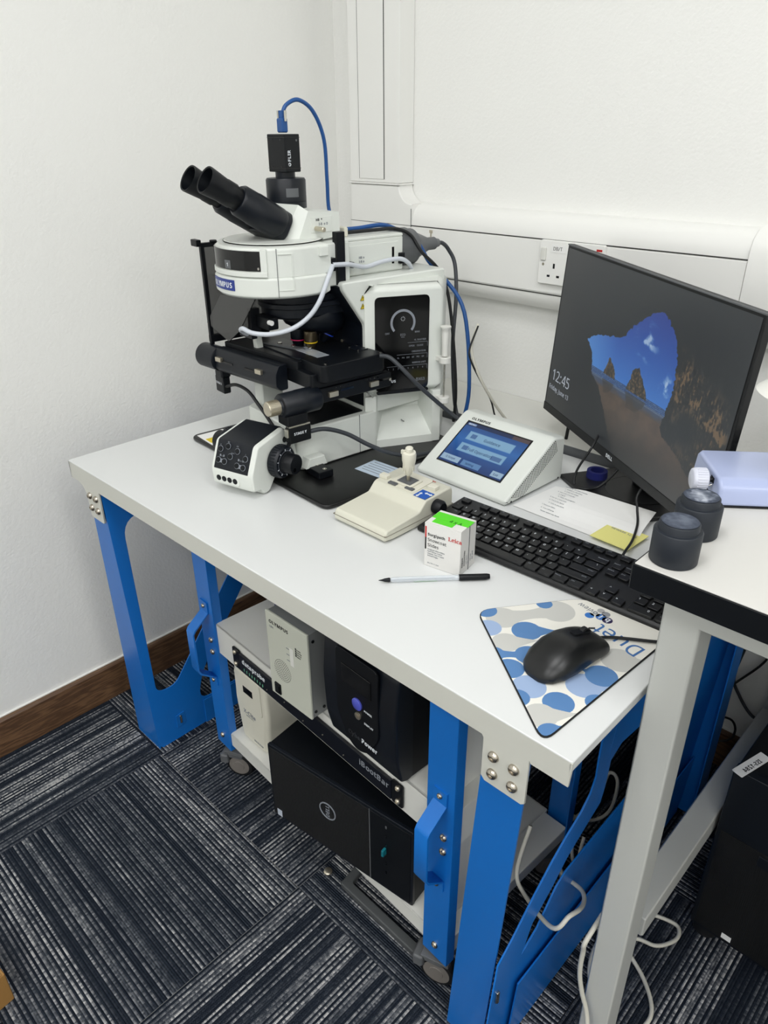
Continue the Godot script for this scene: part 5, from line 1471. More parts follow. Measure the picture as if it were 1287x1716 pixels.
func mouse_and_mat() -> void:
	var poly := rounded(pv([[0.909, -0.146], [0.999, -0.271], [1.128, -0.288], [1.110, 0.000]]), 0.022, 6)
	var t := thing("mouse_mat", "mouse mat printed with blue and grey drops on cream", "mouse mat", Vector3(0, TOP, 0))
	part("rubber_base", MB.new().prism(poly, 0.0, 0.0022, 0.0005), M.rubber, t)
	var inn := Geometry2D.offset_polygon(poly, -0.0014)[0]
	var pm := MB.new()
	var ix := Geometry2D.triangulate_polygon(inn)
	for k in range(0, ix.size(), 3):
		var a := inn[ix[k]]
		var b := inn[ix[k + 1]]
		var c := inn[ix[k + 2]]
		if (b - a).cross(c - a) < 0:
			var s := b
			b = c
			c = s
		for q in [a, b, c]:
			pm.put(Vector3(q.x, 0.0026, q.y), Vector3.UP, Vector2((q.x - 0.905) / 0.235, (q.y + 0.295) / 0.30))
	part("printed_face", pm, printed(mat_image(), 0.55), t)
	var ink := mat(Color(0.25, 0.43, 0.66), 0.6)
	var along := Vector3(-0.985, 0, -0.17)
	var upl := Vector3(-0.17, 0, 0.985)
	letters("Duet", 0.024, Vector3(1.116, 0.0028, -0.210), along, upl, ink, t, false, 0)
	letters("view", 0.0085, Vector3(1.026, 0.0028, -0.250), along, upl, M.print_grey, t, false, 0)
	var dots := [[1.050, -0.2455, 0.0070, Color(0.16, 0.12, 0.30)], [1.040, -0.2465, 0.0070, Color(0.25, 0.45, 0.72)], [1.030, -0.2485, 0.0070, Color(0.86, 0.86, 0.84)], [1.027, -0.2395, 0.0062, Color(0.20, 0.45, 0.75)], [1.042, -0.2565, 0.0058, Color(0.55, 0.56, 0.58)], [1.033, -0.2595, 0.0050, Color(0.66, 0.66, 0.66)]]
	for k in dots.size():
		var d: Array = dots[k]
		part("logo_dot", MB.new().at(Vector3(d[0], 0.0026, d[1]), Basis()).cyl(d[2], 0, 0.0002, 20), mat(d[3], 0.6), t)
	letters("b", 0.009, Vector3(1.050, 0.0030, -0.2455), along, upl, M.print_white, t, true, 1)
	letters("i", 0.009, Vector3(1.040, 0.0030, -0.2465), along, upl, M.print_white, t, true, 1)
	letters("o", 0.009, Vector3(1.030, 0.0030, -0.2485), along, upl, M.print_grey, t, true, 1)
	# mouse
	var m := thing("computer_mouse", "black wired computer mouse on the printed mat", "mouse", Vector3(1.053, TOP + 0.003, -0.136), -0.16)
	var rings := []
	var L := 0.0575
	var prof := [[-1.0, 0.30, 0.14], [-0.96, 0.52, 0.30], [-0.85, 0.76, 0.50], [-0.6, 0.95, 0.76], [-0.25, 1.0, 0.97], [0.05, 0.96, 1.0], [0.4, 0.90, 0.88], [0.7, 0.88, 0.68], [0.9, 0.82, 0.50], [0.97, 0.74, 0.40], [1.0, 0.60, 0.30]]
	for q in prof:
		var ring := PackedVector3Array()
		var wd: float = 0.0315 * q[1]
		var ht: float = 0.036 * q[2]
		for k in 24:
			var a := TAU * k / 24
			var cx := cos(a)
			var sy := sin(a)
			var xx: float = signf(cx) * pow(absf(cx), 0.75) * wd
			var yy: float = ht * 0.30 + (ht * 0.70 * pow(absf(sy), 0.9) if sy > 0 else -ht * 0.30 * pow(absf(sy), 0.5))
			ring.append(Vector3(xx, yy, -q[0] * L))
		rings.append(ring)
	part("shell", MB.new().loft(rings), mat(Color(0.030, 0.036, 0.044), 0.34), m)
	part("wheel", MB.new().at(Vector3(0, 0.0262, -0.030), ALONG_X).lathe([Vector2(0.0065, -0.0035), Vector2(0.0085, -0.003), Vector2(0.0085, 0.003), Vector2(0.0065, 0.0035)], 20), M.rubber, m)
	part("wheel_slot", MB.new().at(Vector3(0, 0.0322, -0.024), Basis(Vector3.RIGHT, -0.26)).prism(rrect(-0.0052, -0.017, 0.0052, 0.017, 0.004), -0.003, 0.0006, 0.0004), M.black, m)
	part("button_split", MB.new().at(Vector3(0, 0.0268, -0.0455), Basis(Vector3.RIGHT, -0.42)).box(Vector3.ZERO, Vector3(0.001, 0.002, 0.014)), M.gloss, m)

func keyboard() -> void:
	var u := 0.01905
	var t := thing("computer_keyboard", "black full-size computer keyboard in front of the touch console", "keyboard", Vector3(0.7139, TOP, -0.3718), 0.0295)
	var body := mat(Color(0.050, 0.056, 0.066), 0.42)
	var prof := rounded(pv([[0.1125, 0.002], [0.1125, 0.007], [0.108, 0.0105], [-0.012, 0.0165], [-0.0145, 0.0155], [-0.0145, 0.002]]), 0.0015, 2)
	part("case", MB.new().at(Vector3(-0.0165, 0, 0), SIDEWAYS).prism(prof, 0.0, 0.4425, 0.0015), body, t)
	var slope := -atan2(0.006, 0.12)
	var keym := mat(Color(0.036, 0.042, 0.052), 0.38)
	var meshes := {}
	var put := func(cx: float, row: float, wd: float, cap: String, hgt := 1.0) -> void:
		var key := "%.2f %.2f" % [wd, hgt]
		if not meshes.has(key):
			var hx := (wd * u - 0.0032) / 2
			var hz := (hgt * u - 0.0036) / 2
			meshes[key] = MB.new().prism(rrect(-hx, -hz, hx, hz, 0.002, 2), 0.0, 0.0042, 0.0009).mesh()
		var z := row * u
		var o := MeshInstance3D.new()
		o.mesh = meshes[key]
		o.material_override = keym
		o.name = "key"
		t.add_child(o, true)
		o.position = Vector3(cx * u, 0.0158 - z * 0.05, z)
		o.rotation.x = slope * -1.0
		if cap:
			var sz := 0.0040 if cap.length() == 1 else 0.0026
			letters(cap, sz, Vector3(-wd * u / 2 + 0.0060 if wd < 1.3 else wd * u / 2 - 0.011, 0.0044, -0.0028), Vector3.RIGHT, Vector3(0, 0, -1), M.print_white if cap.length() == 1 else M.print_grey, o, false, 1)
	put.call(0.0, 0.0, 1.0, "Esc", 0.8)
	var fx := [2, 3, 4, 5, 6.5, 7.5, 8.5, 9.5, 11, 12, 13, 14]
	for k in 12:
		put.call(float(fx[k]), 0.0, 1.0, "F%d" % (k + 1), 0.8)
	for k in 3:
		put.call(15.25 + k, 0.0, 1.0, ["PrtScr", "ScrLk", "Pause"][k], 0.8)
	for k in 4:
		put.call(18.5 + k, 0.0, 1.0, "", 0.8)
	var r1 := "`1234567890-="
	for k in 13:
		put.call(float(k), 1.3, 1.0, r1[k])
	put.call(13.5, 1.3, 2.0, "Backspace")
	var rows := ["QWERTYUIOP[]", "ASDFGHJKL;'", "ZXCVBNM,./"]
	put.call(0.25, 2.3, 1.5, "Tab")
	for k in 12:
		put.call(1.5 + k, 2.3, 1.0, rows[0][k])
	put.call(13.75, 2.3, 1.5, "\\")
	put.call(0.375, 3.3, 1.75, "Caps")
	for k in 11:
		put.call(1.75 + k, 3.3, 1.0, rows[1][k])
	put.call(13.375, 3.3, 2.25, "Enter")
	put.call(0.625, 4.3, 2.25, "Shift")
	for k in 10:
		put.call(2.25 + k, 4.3, 1.0, rows[2][k])
	put.call(13.125, 4.3, 2.75, "Shift")
	for q in [[0.125, 1.25, "Ctrl"], [1.375, 1.25, "Win"], [2.625, 1.25, "Alt"], [6.375, 6.25, ""], [10.125, 1.25, "Alt"], [11.375, 1.25, "Fn"], [12.625, 1.25, "Menu"], [13.875, 1.25, "Ctrl"]]:
		put.call(q[0], 5.3, q[1], q[2])
	var nav := [["Insert", "Home", "PgUp"], ["Delete", "End", "PgDn"]]
	for r in 2:
		for k in 3:
			put.call(15.25 + k, 1.3 + r, 1.0, nav[r][k])
	put.call(16.25, 4.3, 1.0, "^")
	for k in 3:
		put.call(15.25 + k, 5.3, 1.0, ["<", "v", ">"][k])
	var pad := ["N/*-", "789", "456", "123"]
	for r in 4:
		for k in pad[r].length():
			put.call(18.5 + k, 1.3 + r, 1.0, pad[r][k])
	put.call(21.5, 2.8, 1.0, "+", 2.0)
	put.call(21.5, 4.8, 1.0, "", 2.0)
	put.call(19.0, 5.3, 2.0, "0")
	put.call(20.5, 5.3, 1.0, ".")

func papers() -> void:
	var t := thing("printed_sheet", "white sheet of printed instructions between keyboard and monitor", "paper", Vector3(0, TOP, 0))
	var sh := MB.new()
	# slightly raised where it runs over the monitor's foot
	var c := [Vector3(0.762, 0.0012, -0.440), Vector3(0.985, 0.0012, -0.436), Vector3(0.962, 0.0110, -0.566), Vector3(0.775, 0.0015, -0.556)]
	var nx := 16
	var nz := 10
	var g := func(i: int, j: int) -> Vector3:
		var a: Vector3 = c[0].lerp(c[1], float(i) / nx)
		var b: Vector3 = c[3].lerp(c[2], float(i) / nx)
		var o: Vector3 = a.lerp(b, float(j) / nz)
		o.y = 0.0014 + 0.0098 * smoothstep(0.765, 0.84, o.x) * smoothstep(-0.44, -0.505, o.z)
		return o
	for i in nx:
		for j in nz:
			sh.quad(g.call(i, j), g.call(i + 1, j), g.call(i + 1, j + 1), g.call(i, j + 1))
			sh.quad(g.call(i, j) - Vector3(0, 0.0003, 0), g.call(i, j + 1) - Vector3(0, 0.0003, 0), g.call(i + 1, j + 1) - Vector3(0, 0.0003, 0), g.call(i + 1, j) - Vector3(0, 0.0003, 0))
	part("sheet", sh, M.paper, t)
	var rt := Vector3(1, 0, 0.03)
	for k in 12:
		var ln := ["Operating the slide scanner", "1. Switch on the lamp", "2. Load the slides", "3. Start the computer", "   a. Log in", "   b. Open the program", "4. Set up a new scan", "5. Check the focus", "6. Save to the drive", "7. Remove slides", "8. Turn off lamp", "Please report any faults"][k] as String
		var tz := -0.548 + k * 0.0085
		letters(ln, 0.0026, Vector3(0.800 + 0.004 * (k % 3), 0.0022 + 0.0098 * smoothstep(0.765, 0.84, 0.836) * smoothstep(-0.44, -0.505, tz), tz), rt, Vector3(0, 0, -1), M.print_grey, t)
	var n := whole("sticky_note", MB.new().at(Vector3.ZERO, Basis()).box(Vector3.ZERO, Vector3(0.066, 0.0012, 0.064)), mat(Color(0.91, 0.89, 0.55), 0.7), "yellow sticky note on the printed sheet by the keyboard", "sticky note", "", Vector3(0.953, TOP + 0.0068, -0.458), -0.05)
	letters("NEWARK 12.45", 0.005, Vector3(0, 0.0008, -0.014), Vector3(1, 0, 0.05), Vector3(0, 0, -1), M.print_grey, n, false, 1)
	# roll of blue hook-and-loop strap
	var rl := MB.new()
	rl.lathe([Vector2(0.0125, 0), Vector2(0.0185, 0), Vector2(0.0192, 0.011), Vector2(0.0185, 0.022), Vector2(0.0125, 0.022), Vector2(0.0125, 0)], 32)
	var fuzz := mat(Color(0.02, 0.07, 0.38), 0.9)
	whole("strap_roll", rl, grain(fuzz, 0.2, 40.0, 0.05, 8), "roll of dark blue hook-and-loop strap behind the printed sheet", "strap roll", "", Vector3(0.815, TOP, -0.630))

func screen_image() -> Image:
	# a lock screen: the dark mouth of a cave over a beach with two sea stacks
	var w := 1000
	var h := 600
	var im := Image.create(w, h, false, Image.FORMAT_RGB8)
	var nz := FastNoiseLite.new()
	nz.seed = 21
	nz.frequency = 0.012
	nz.fractal_octaves = 5
	var mouth := rounded(pv([[226, 274], [270, 248], [351, 228], [439, 213], [470, 173], [511, 138], [584, 89], [614, 79], [654, 99], [695, 133], [720, 182], [733, 236], [736, 293], [726, 354], [712, 425], [830, 470], [960, 540], [1010, 640], [560, 640], [470, 560], [400, 473], [345, 409], [290, 383], [271, 309], [244, 290]]), 22, 4)
	var stacks := [pv([[362, 356], [369, 339], [379, 318], [383, 296], [390, 294], [400, 306], [412, 312], [428, 330], [437, 356]]), pv([[506, 362], [514, 340], [523, 322], [524, 296], [536, 284], [548, 280], [557, 274], [572, 296], [584, 304], [598, 324], [610, 332], [624, 362]])]
	for y in h:
		for x in w:
			var p := Vector2(x, y)
			var n := nz.get_noise_2d(x, y)
			var fine := nz.get_noise_2d(x * 6.0, y * 6.0)
			var c: Color
			var jag := p + Vector2(nz.get_noise_2d(x * 4 + 50, y * 4), nz.get_noise_2d(x * 4, y * 4 + 90)) * 8.0
			if x > 210 and y > 70 and Geometry2D.is_point_in_polygon(jag, mouth):
				if y < 354:
					var up := clampf((y - 80) / 274.0, 0, 1)
					c = Color(0.03, 0.19, 0.55).lerp(Color(0.20, 0.46, 0.78), up).lerp(Color(0.34, 0.58, 0.84), clampf((420 - x) / 260.0, 0, 0.7))
					var cl := clampf(nz.get_noise_2d(x * 1.1 + 300, y * 1.5 + 40) * 2.6 - 0.25, 0, 1) * clampf(1.0 - Vector2((x - 565) / 75.0, (y - 190) / 75.0).length(), 0, 1)
					cl += clampf(nz.get_noise_2d(x * 1.6, y * 2.0 + 400) * 2.4 - 0.2, 0, 1) * clampf(1.0 - Vector2((x - 700) / 40.0, (y - 290) / 50.0).length(), 0, 1)
					c = c.lerp(Color(0.75, 0.83, 0.92), clampf(cl * 1.2, 0, 0.8))
				elif y < 382:
					var s := sin(y * 1.15 + n * 4.0)
					c = Color(0.10, 0.24, 0.44).lerp(Color(0.36, 0.50, 0.66), clampf(s * 0.7 + fine, 0, 1))
					if y > 374:
						c = c.lerp(Color(0.40, 0.42, 0.46), 0.6)
				elif y < 404:
					c = Color(0.22, 0.27, 0.36).lerp(Color(0.28, 0.24, 0.22), clampf((y - 386) / 18.0 + n, 0, 1))
				else:
					c = Color(0.27, 0.215, 0.17).lerp(Color(0.34, 0.27, 0.21), clampf(0.5 + n * 1.2, 0, 1)).lerp(Color(0.06, 0.055, 0.05), clampf((y - 450) / 170.0, 0, 1))
				for st in stacks:
					if y < 366 and Geometry2D.is_point_in_polygon(p + Vector2(fine * 3, 0), st):
						c = Color(0.10, 0.085, 0.07).lerp(Color(0.42, 0.34, 0.22), clampf(0.35 + fine * 1.3 + nz.get_noise_2d(x * 5, y) * 0.9, 0, 1))
					elif y >= 366 and y < 420 and Geometry2D.is_point_in_polygon(Vector2(x, 366 - (y - 366) * 1.2), st):
						c = c.lerp(Color(0.16, 0.13, 0.11), 0.55)
			else:
				var lit := clampf((x - 690 - (y - 120) * 0.15) / 40.0, 0, 1) * clampf((y - 115 - (x - 690) * 0.40) / 55.0, 0, 1) * clampf((1010 - x) / 40.0 + 0.2, 0, 1) * clampf((470 - y + (x - 700) * 0.25) / 60.0, 0, 1)
				var strata := clampf(0.45 + n * 1.3 + nz.get_noise_2d(x * 7.0, y * 2.2) * 1.1 + fine * 0.5, 0, 1)
				var rock := Color(0.045, 0.04, 0.035).lerp(Color(0.42, 0.335, 0.225), strata * strata)
				var hollow := clampf(1.3 - Vector2((x - 825) / 70.0, (y - 385) / 70.0).length(), 0, 1)
				rock = rock.lerp(Color(0.02, 0.022, 0.026), hollow)
				c = Color(0.012, 0.017, 0.024).lerp(rock, lit)
			im.set_pixel(x, y, c)
	return im

func monitor() -> void:
	var t := thing("computer_monitor", "thin-framed black monitor with cave and beach lock screen", "monitor", Vector3(0.623, 0.787, -0.738), -0.555)
	var b := Basis(Vector3.RIGHT, -0.043) * Basis(Vector3.BACK, -0.028)
	var w := 0.540
	var h := 0.323
	var case := mat(Color(0.042, 0.05, 0.062), 0.45)
	var sh := part("housing", MB.new().at(Vector3.ZERO, b).box(Vector3(w / 2, h / 2, -0.006), Vector3(w, h, 0.012), 0.0012).box(Vector3(w / 2, h / 2, -0.022), Vector3(w * 0.8, h * 0.75, 0.026), 0.01), case, t)
	part("chin", MB.new().at(Vector3.ZERO, b).box(Vector3(w / 2, 0.0085, -0.004), Vector3(w, 0.017, 0.0105), 0.0012), mat(Color(0.085, 0.09, 0.10), 0.42), t)
	letters("DELL", 0.0068, b * Vector3(w / 2 - 0.002, 0.0085, 0.0016), b * Vector3.RIGHT, b * Vector3.UP, M.print_white, t, true, 1)
	part("panel_trim", MB.new().at(Vector3.ZERO, b).box(Vector3(w / 2, h - 0.001, -0.003), Vector3(w, 0.002, 0.008)), M.grey, t)
	var z := 0.0006
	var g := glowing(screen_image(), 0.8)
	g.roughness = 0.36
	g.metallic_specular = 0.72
	g.albedo_color = Color(0.11, 0.13, 0.155)  # lifted base colour stands in for haze reflected from the wall
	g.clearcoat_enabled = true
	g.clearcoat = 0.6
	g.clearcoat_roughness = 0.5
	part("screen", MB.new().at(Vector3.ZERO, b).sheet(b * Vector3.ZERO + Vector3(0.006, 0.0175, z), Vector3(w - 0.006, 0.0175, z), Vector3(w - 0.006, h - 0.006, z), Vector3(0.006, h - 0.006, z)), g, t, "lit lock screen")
	var wt := mat(Color(0.1, 0.1, 0.1), 0.5)
	wt.emission_enabled = true
	wt.emission = Color(0.85, 0.88, 0.92)
	wt.emission_energy_multiplier = 0.5
	letters("12:45", 0.0215, b * Vector3(0.017, 0.080, 0.0012), b * Vector3.RIGHT, b * Vector3.UP, wt, t)
	letters("Friday, June 13", 0.0090, b * Vector3(0.012, 0.054, 0.0012), b * Vector3.RIGHT, b * Vector3.UP, wt, t)
	# stand: neck and flat square foot
	var yb := TOP - 0.787
	part("neck", MB.new().at(Vector3(w / 2 + 0.02, yb, -0.075), Basis()).prism(rrect(-0.036, -0.02, 0.036, 0.018, 0.012), 0.008, 0.25, 0.003), case, t)
	part("mount", MB.new().box(Vector3(w / 2 + 0.02, 0.16, -0.05), Vector3(0.09, 0.09, 0.04), 0.006), case, t)
	part("foot", MB.new().at(Vector3(w / 2 + 0.02, yb, -0.035), Basis()).prism(rrect(-0.10, -0.085, 0.10, 0.085, 0.004), 0.0005, 0.0085, 0.0015), mat(Color(0.085, 0.088, 0.095), 0.4), t)
	part("foot_ring", MB.new().at(Vector3(w / 2 + 0.02, yb + 0.0085, -0.055), Basis()).lathe([Vector2(0.058, 0), Vector2(0.058, 0.0004), Vector2(0.0592, 0.0004), Vector2(0.0592, 0)], 40), M.gloss, t)

# ---------------------------------------------------------------- things on and under the bench
func bench_things() -> void:
	var y := 0.9202
	var rub := mat(Color(0.095, 0.12, 0.155), 0.55)
	var dust := printed(chalk_image(), 0.75)
	for k in 2:
		var o := [Vector3(1.1635, y, -0.116), Vector3(1.1555, y, -0.184)][k] as Vector3
		var t := thing("rubber_stopper", ["dark blue-grey rubber stopper at the bench corner with a scuffed top", "dark blue-grey rubber stopper with chalky top between microtome and other stopper"][k], "stopper", o, 0.7 * k, "rubber stoppers on the bench corner")
		part("body", MB.new().lathe([Vector2(0, 0), Vector2(0.0225, 0), Vector2(0.0232, 0.001), Vector2(0.0232, 0.033), Vector2(0.0222, 0.0345), Vector2(0.0195, 0.0348), Vector2(0.0192, 0.0355), Vector2(0.0192, 0.0415), Vector2(0.0182, 0.0428), Vector2(0, 0.0430)], 48), rub, t)
		var cap := MB.new()
		for q in 40:
			var a0 := TAU * q / 40
			var a1 := TAU * (q + 1) / 40
			for a in [0.0, a0, a1]:
				pass
			var r := 0.0178
			cap.put(Vector3(0, 0.0433, 0), Vector3.UP, Vector2(0.5, 0.5))
			cap.put(Vector3(cos(a0) * r, 0.0433, sin(a0) * r), Vector3.UP, Vector2(0.5 + cos(a0) * 0.5, 0.5 + sin(a0) * 0.5))
			cap.put(Vector3(cos(a1) * r, 0.0433, sin(a1) * r), Vector3.UP, Vector2(0.5 + cos(a1) * 0.5, 0.5 + sin(a1) * 0.5))
		part("top_face", cap, dust if k == 1 else printed(chalk_image(0.35), 0.7), t)
	# lavender instrument with a ribbed knob
	var lav := mat(Color(0.66, 0.70, 0.83), 0.22)
	var m := thing("bench_instrument", "pale lavender instrument with ribbed white knob on the bench", "instrument", Vector3(1.150, y, -0.256), 0.67)
	m.scale = Vector3(0.64, 0.53, 0.64)
	part("base_gasket", MB.new().prism(rrect(0.004, -0.16, 0.30, -0.002, 0.004), 0.0, 0.004, 0.0005), M.rubber, m)
	var pf := rounded(pv([[0.0, 0.004], [-0.006, 0.044], [-0.022, 0.058], [-0.15, 0.060], [-0.16, 0.004]]), 0.008, 4)
	part("case", MB.new().at(Vector3(0.0, 0, 0), SIDEWAYS).prism(pf, 0.0, 0.30, 0.008), lav, m)
	part("shaft", MB.new().at(Vector3(-0.004, 0.042, -0.045), ALONG_X).cyl(0.006, -0.006, 0.006, 14).box(Vector3(0, 0.004, 0.0), Vector3(0.012, 0.003, 0.016)), M.black, m)
	var kb := MB.new()
	for k in 26:
		var a := TAU * k / 26
		kb.at(Vector3(-0.024, 0.042, -0.045) + Vector3(0, cos(a) * 1.2, sin(a)) * 0.0200, Basis(Vector3.RIGHT, a)).box(Vector3(0.002, 0, 0), Vector3(0.018, 0.0014, 0.0020), 0.0004)
	kb.at(Vector3(-0.0375, 0.042, -0.045), Basis(Vector3(0, -1.2, 0), Vector3(1, 0, 0), Vector3(0, 0, 1))).lathe([Vector2(0, 0), Vector2(0.0160, 0), Vector2(0.0190, 0.0015), Vector2(0.0200, 0.004), Vector2(0.0200, 0.025), Vector2(0.017, 0.027), Vector2(0, 0.027)], 30)
	part("knob", kb, mat(Color(0.80, 0.81, 0.86), 0.3), m, "ribbed white knob")
	part("pin", MB.new().at(Vector3(-0.028, 0.018, -0.04), Basis(Vector3(0, 0, 1), 0.5) * ALONG_X).cyl(0.0015, -0.004, 0.03, 8), M.steel, m)
	# desk lamp at the edge of view
	var dl := thing("desk_lamp", "white desk lamp with conical shade standing on the bench", "lamp", Vector3(1.25, y, -0.40))
	part("lamp_base", MB.new().at(Vector3(0.20, 0, -0.22), Basis()).cyl(0.06, 0, 0.014, 32, 0.004), M.white, dl)
	part("arm", MB.new().tube([Vector3(0.20, 0.012, -0.22), Vector3(0.20, 0.13, -0.22), Vector3(0.10, 0.22, -0.10), Vector3(-0.03, 0.200, 0.06), Vector3(-0.055, 0.165, 0.085)], 0.005, 10), M.white, dl)
	part("shade", MB.new().at(Vector3(-0.056, 0.148, 0.088), Basis(Vector3.BACK, -0.12)).lathe([Vector2(0.010, 0.02), Vector2(0.012, 0.012), Vector2(0.045, -0.022), Vector2(0.044, -0.0225), Vector2(0.010, 0.010)], 32), M.white, dl)
	# tower computer under the bench
	var pc := thing("tower_computer", "black tower computer with white asset label under the bench", "computer", Vector3(1.2035, 0.0, -0.447), 0.0)
	part("case", MB.new().box(Vector3(0.10, 0.225, -0.20), Vector3(0.196, 0.37, 0.38), 0.002), M.black, pc)
	part("front_bezel", MB.new().at(Vector3.ZERO, FACING).prism(rrect(0.0, 0.035, 0.20, 0.410, 0.004), -0.02, 0.0, 0.002), M.satin, pc)
	part("mesh_grille", MB.new().box(Vector3(0.10, 0.16, 0.0006), Vector3(0.185, 0.235, 0.0016), 0.0005), M.honeycomb, pc)
	part("drive_slot", MB.new().box(Vector3(0.12, 0.26, 0.002), Vector3(0.10, 0.022, 0.003), 0.0008), M.satin, pc)
	for q in [[0.022, -0.03], [0.178, -0.03], [0.022, -0.36], [0.178, -0.36]]:
		part("foot", MB.new().at(Vector3(q[0], 0, q[1]), Basis()).cyl(0.022, 0.0, 0.042, 20, 0.006), M.rubber, pc)
	var lb := part("asset_label", MB.new().at(Vector3(0.017, 0.4108, -0.026), Basis(Vector3.UP, 1.30)).prism(rrect(-0.036, -0.009, 0.036, 0.009, 0.0015, 2), -0.0008, 0.0003), M.paper, pc, "white asset label")
	letters("ISS-1284", 0.0075, Vector3(0.019, 0.4113, -0.024), Vector3(-0.27, 0, 0.96), Vector3(-0.96, 0, -0.27), M.print_black, lb, true, 1)
	part("front_sticker", MB.new().box(Vector3(0.062, 0.052, 0.0016), Vector3(0.016, 0.012, 0.0004)), M.paper, pc)

func chalk_image(amount := 1.0) -> Image:
	var n := 160
	var im := Image.create(n, n, false, Image.FORMAT_RGB8)
	var nz := FastNoiseLite.new()
	nz.seed = 31 + int(amount * 10)
	nz.frequency = 0.012
	nz.fractal_octaves = 3
	for y in n:
		for x in n:
			var rim := clampf((0.46 - Vector2(x / 160.0 - 0.5, y / 160.0 - 0.5).length()) * 7.0 + nz.get_noise_2d(x * 2 + 40, y * 2) * 0.9, 0, 1)
			var f := clampf(0.62 + nz.get_noise_2d(x, y) * 0.8, 0, 1) * amount * rim
			im.set_pixel(x, y, Color(0.20, 0.23, 0.29).lerp(Color(0.72, 0.74, 0.78), f * 0.9))
	return im

func floor_things() -> void:
	# grey looped handle lying on the carpet
	var g := mat(Color(0.30, 0.31, 0.315), 0.55)
	var t := thing("carry_handle", "grey plastic loop handle lying on the carpet below the trolley", "handle", Vector3(0.683, 0.0, -0.072), 0.02)
	part("grip", MB.new().prism(rounded(pv([[0.0, 0.0], [0.205, 0.008], [0.215, -0.045], [0.200, -0.045], [0.190, -0.012], [0.018, -0.018], [0.012, -0.06], [-0.006, -0.06]]), 0.006, 3), 0.0005, 0.014, 0.003), g, t)
	whole("metal_disc", MB.new().lathe([Vector2(0, 0.0005), Vector2(0.0085, 0.0005), Vector2(0.0085, 0.004), Vector2(0.006, 0.006), Vector2(0, 0.0062)], 20), M.nickel, "small round metal disc lying on the carpet", "disc", "", Vector3(0.642, 0, -0.078))
	var b := thing("cardboard_box", "corner of a brown cardboard box on the carpet", "box", Vector3(0.32, 0, 0.46), 0.1)
	part("carton", MB.new().box(Vector3(0.052, 0.035, 0.10), Vector3(0.13, 0.07, 0.2), 0.002), mat(Color(0.62, 0.46, 0.24), 0.75), b)
	part("flap", MB.new().box(Vector3(0.052, 0.0712, 0.05), Vector3(0.128, 0.0015, 0.09), 0.0004), mat(Color(0.60, 0.45, 0.24), 0.75), b)

func V(x: float, y: float, z: float) -> Vector3:
	return Vector3(x, y, z)

func cord(called: String, pts: Array, r: float, m: Material, label: String, on_scope := false) -> void:
	var q := []
	for p in pts:
		q.append(scope(p) if on_scope else p)
	whole(called, MB.new().tube(q, r, 9, 7), m, label, "cable")

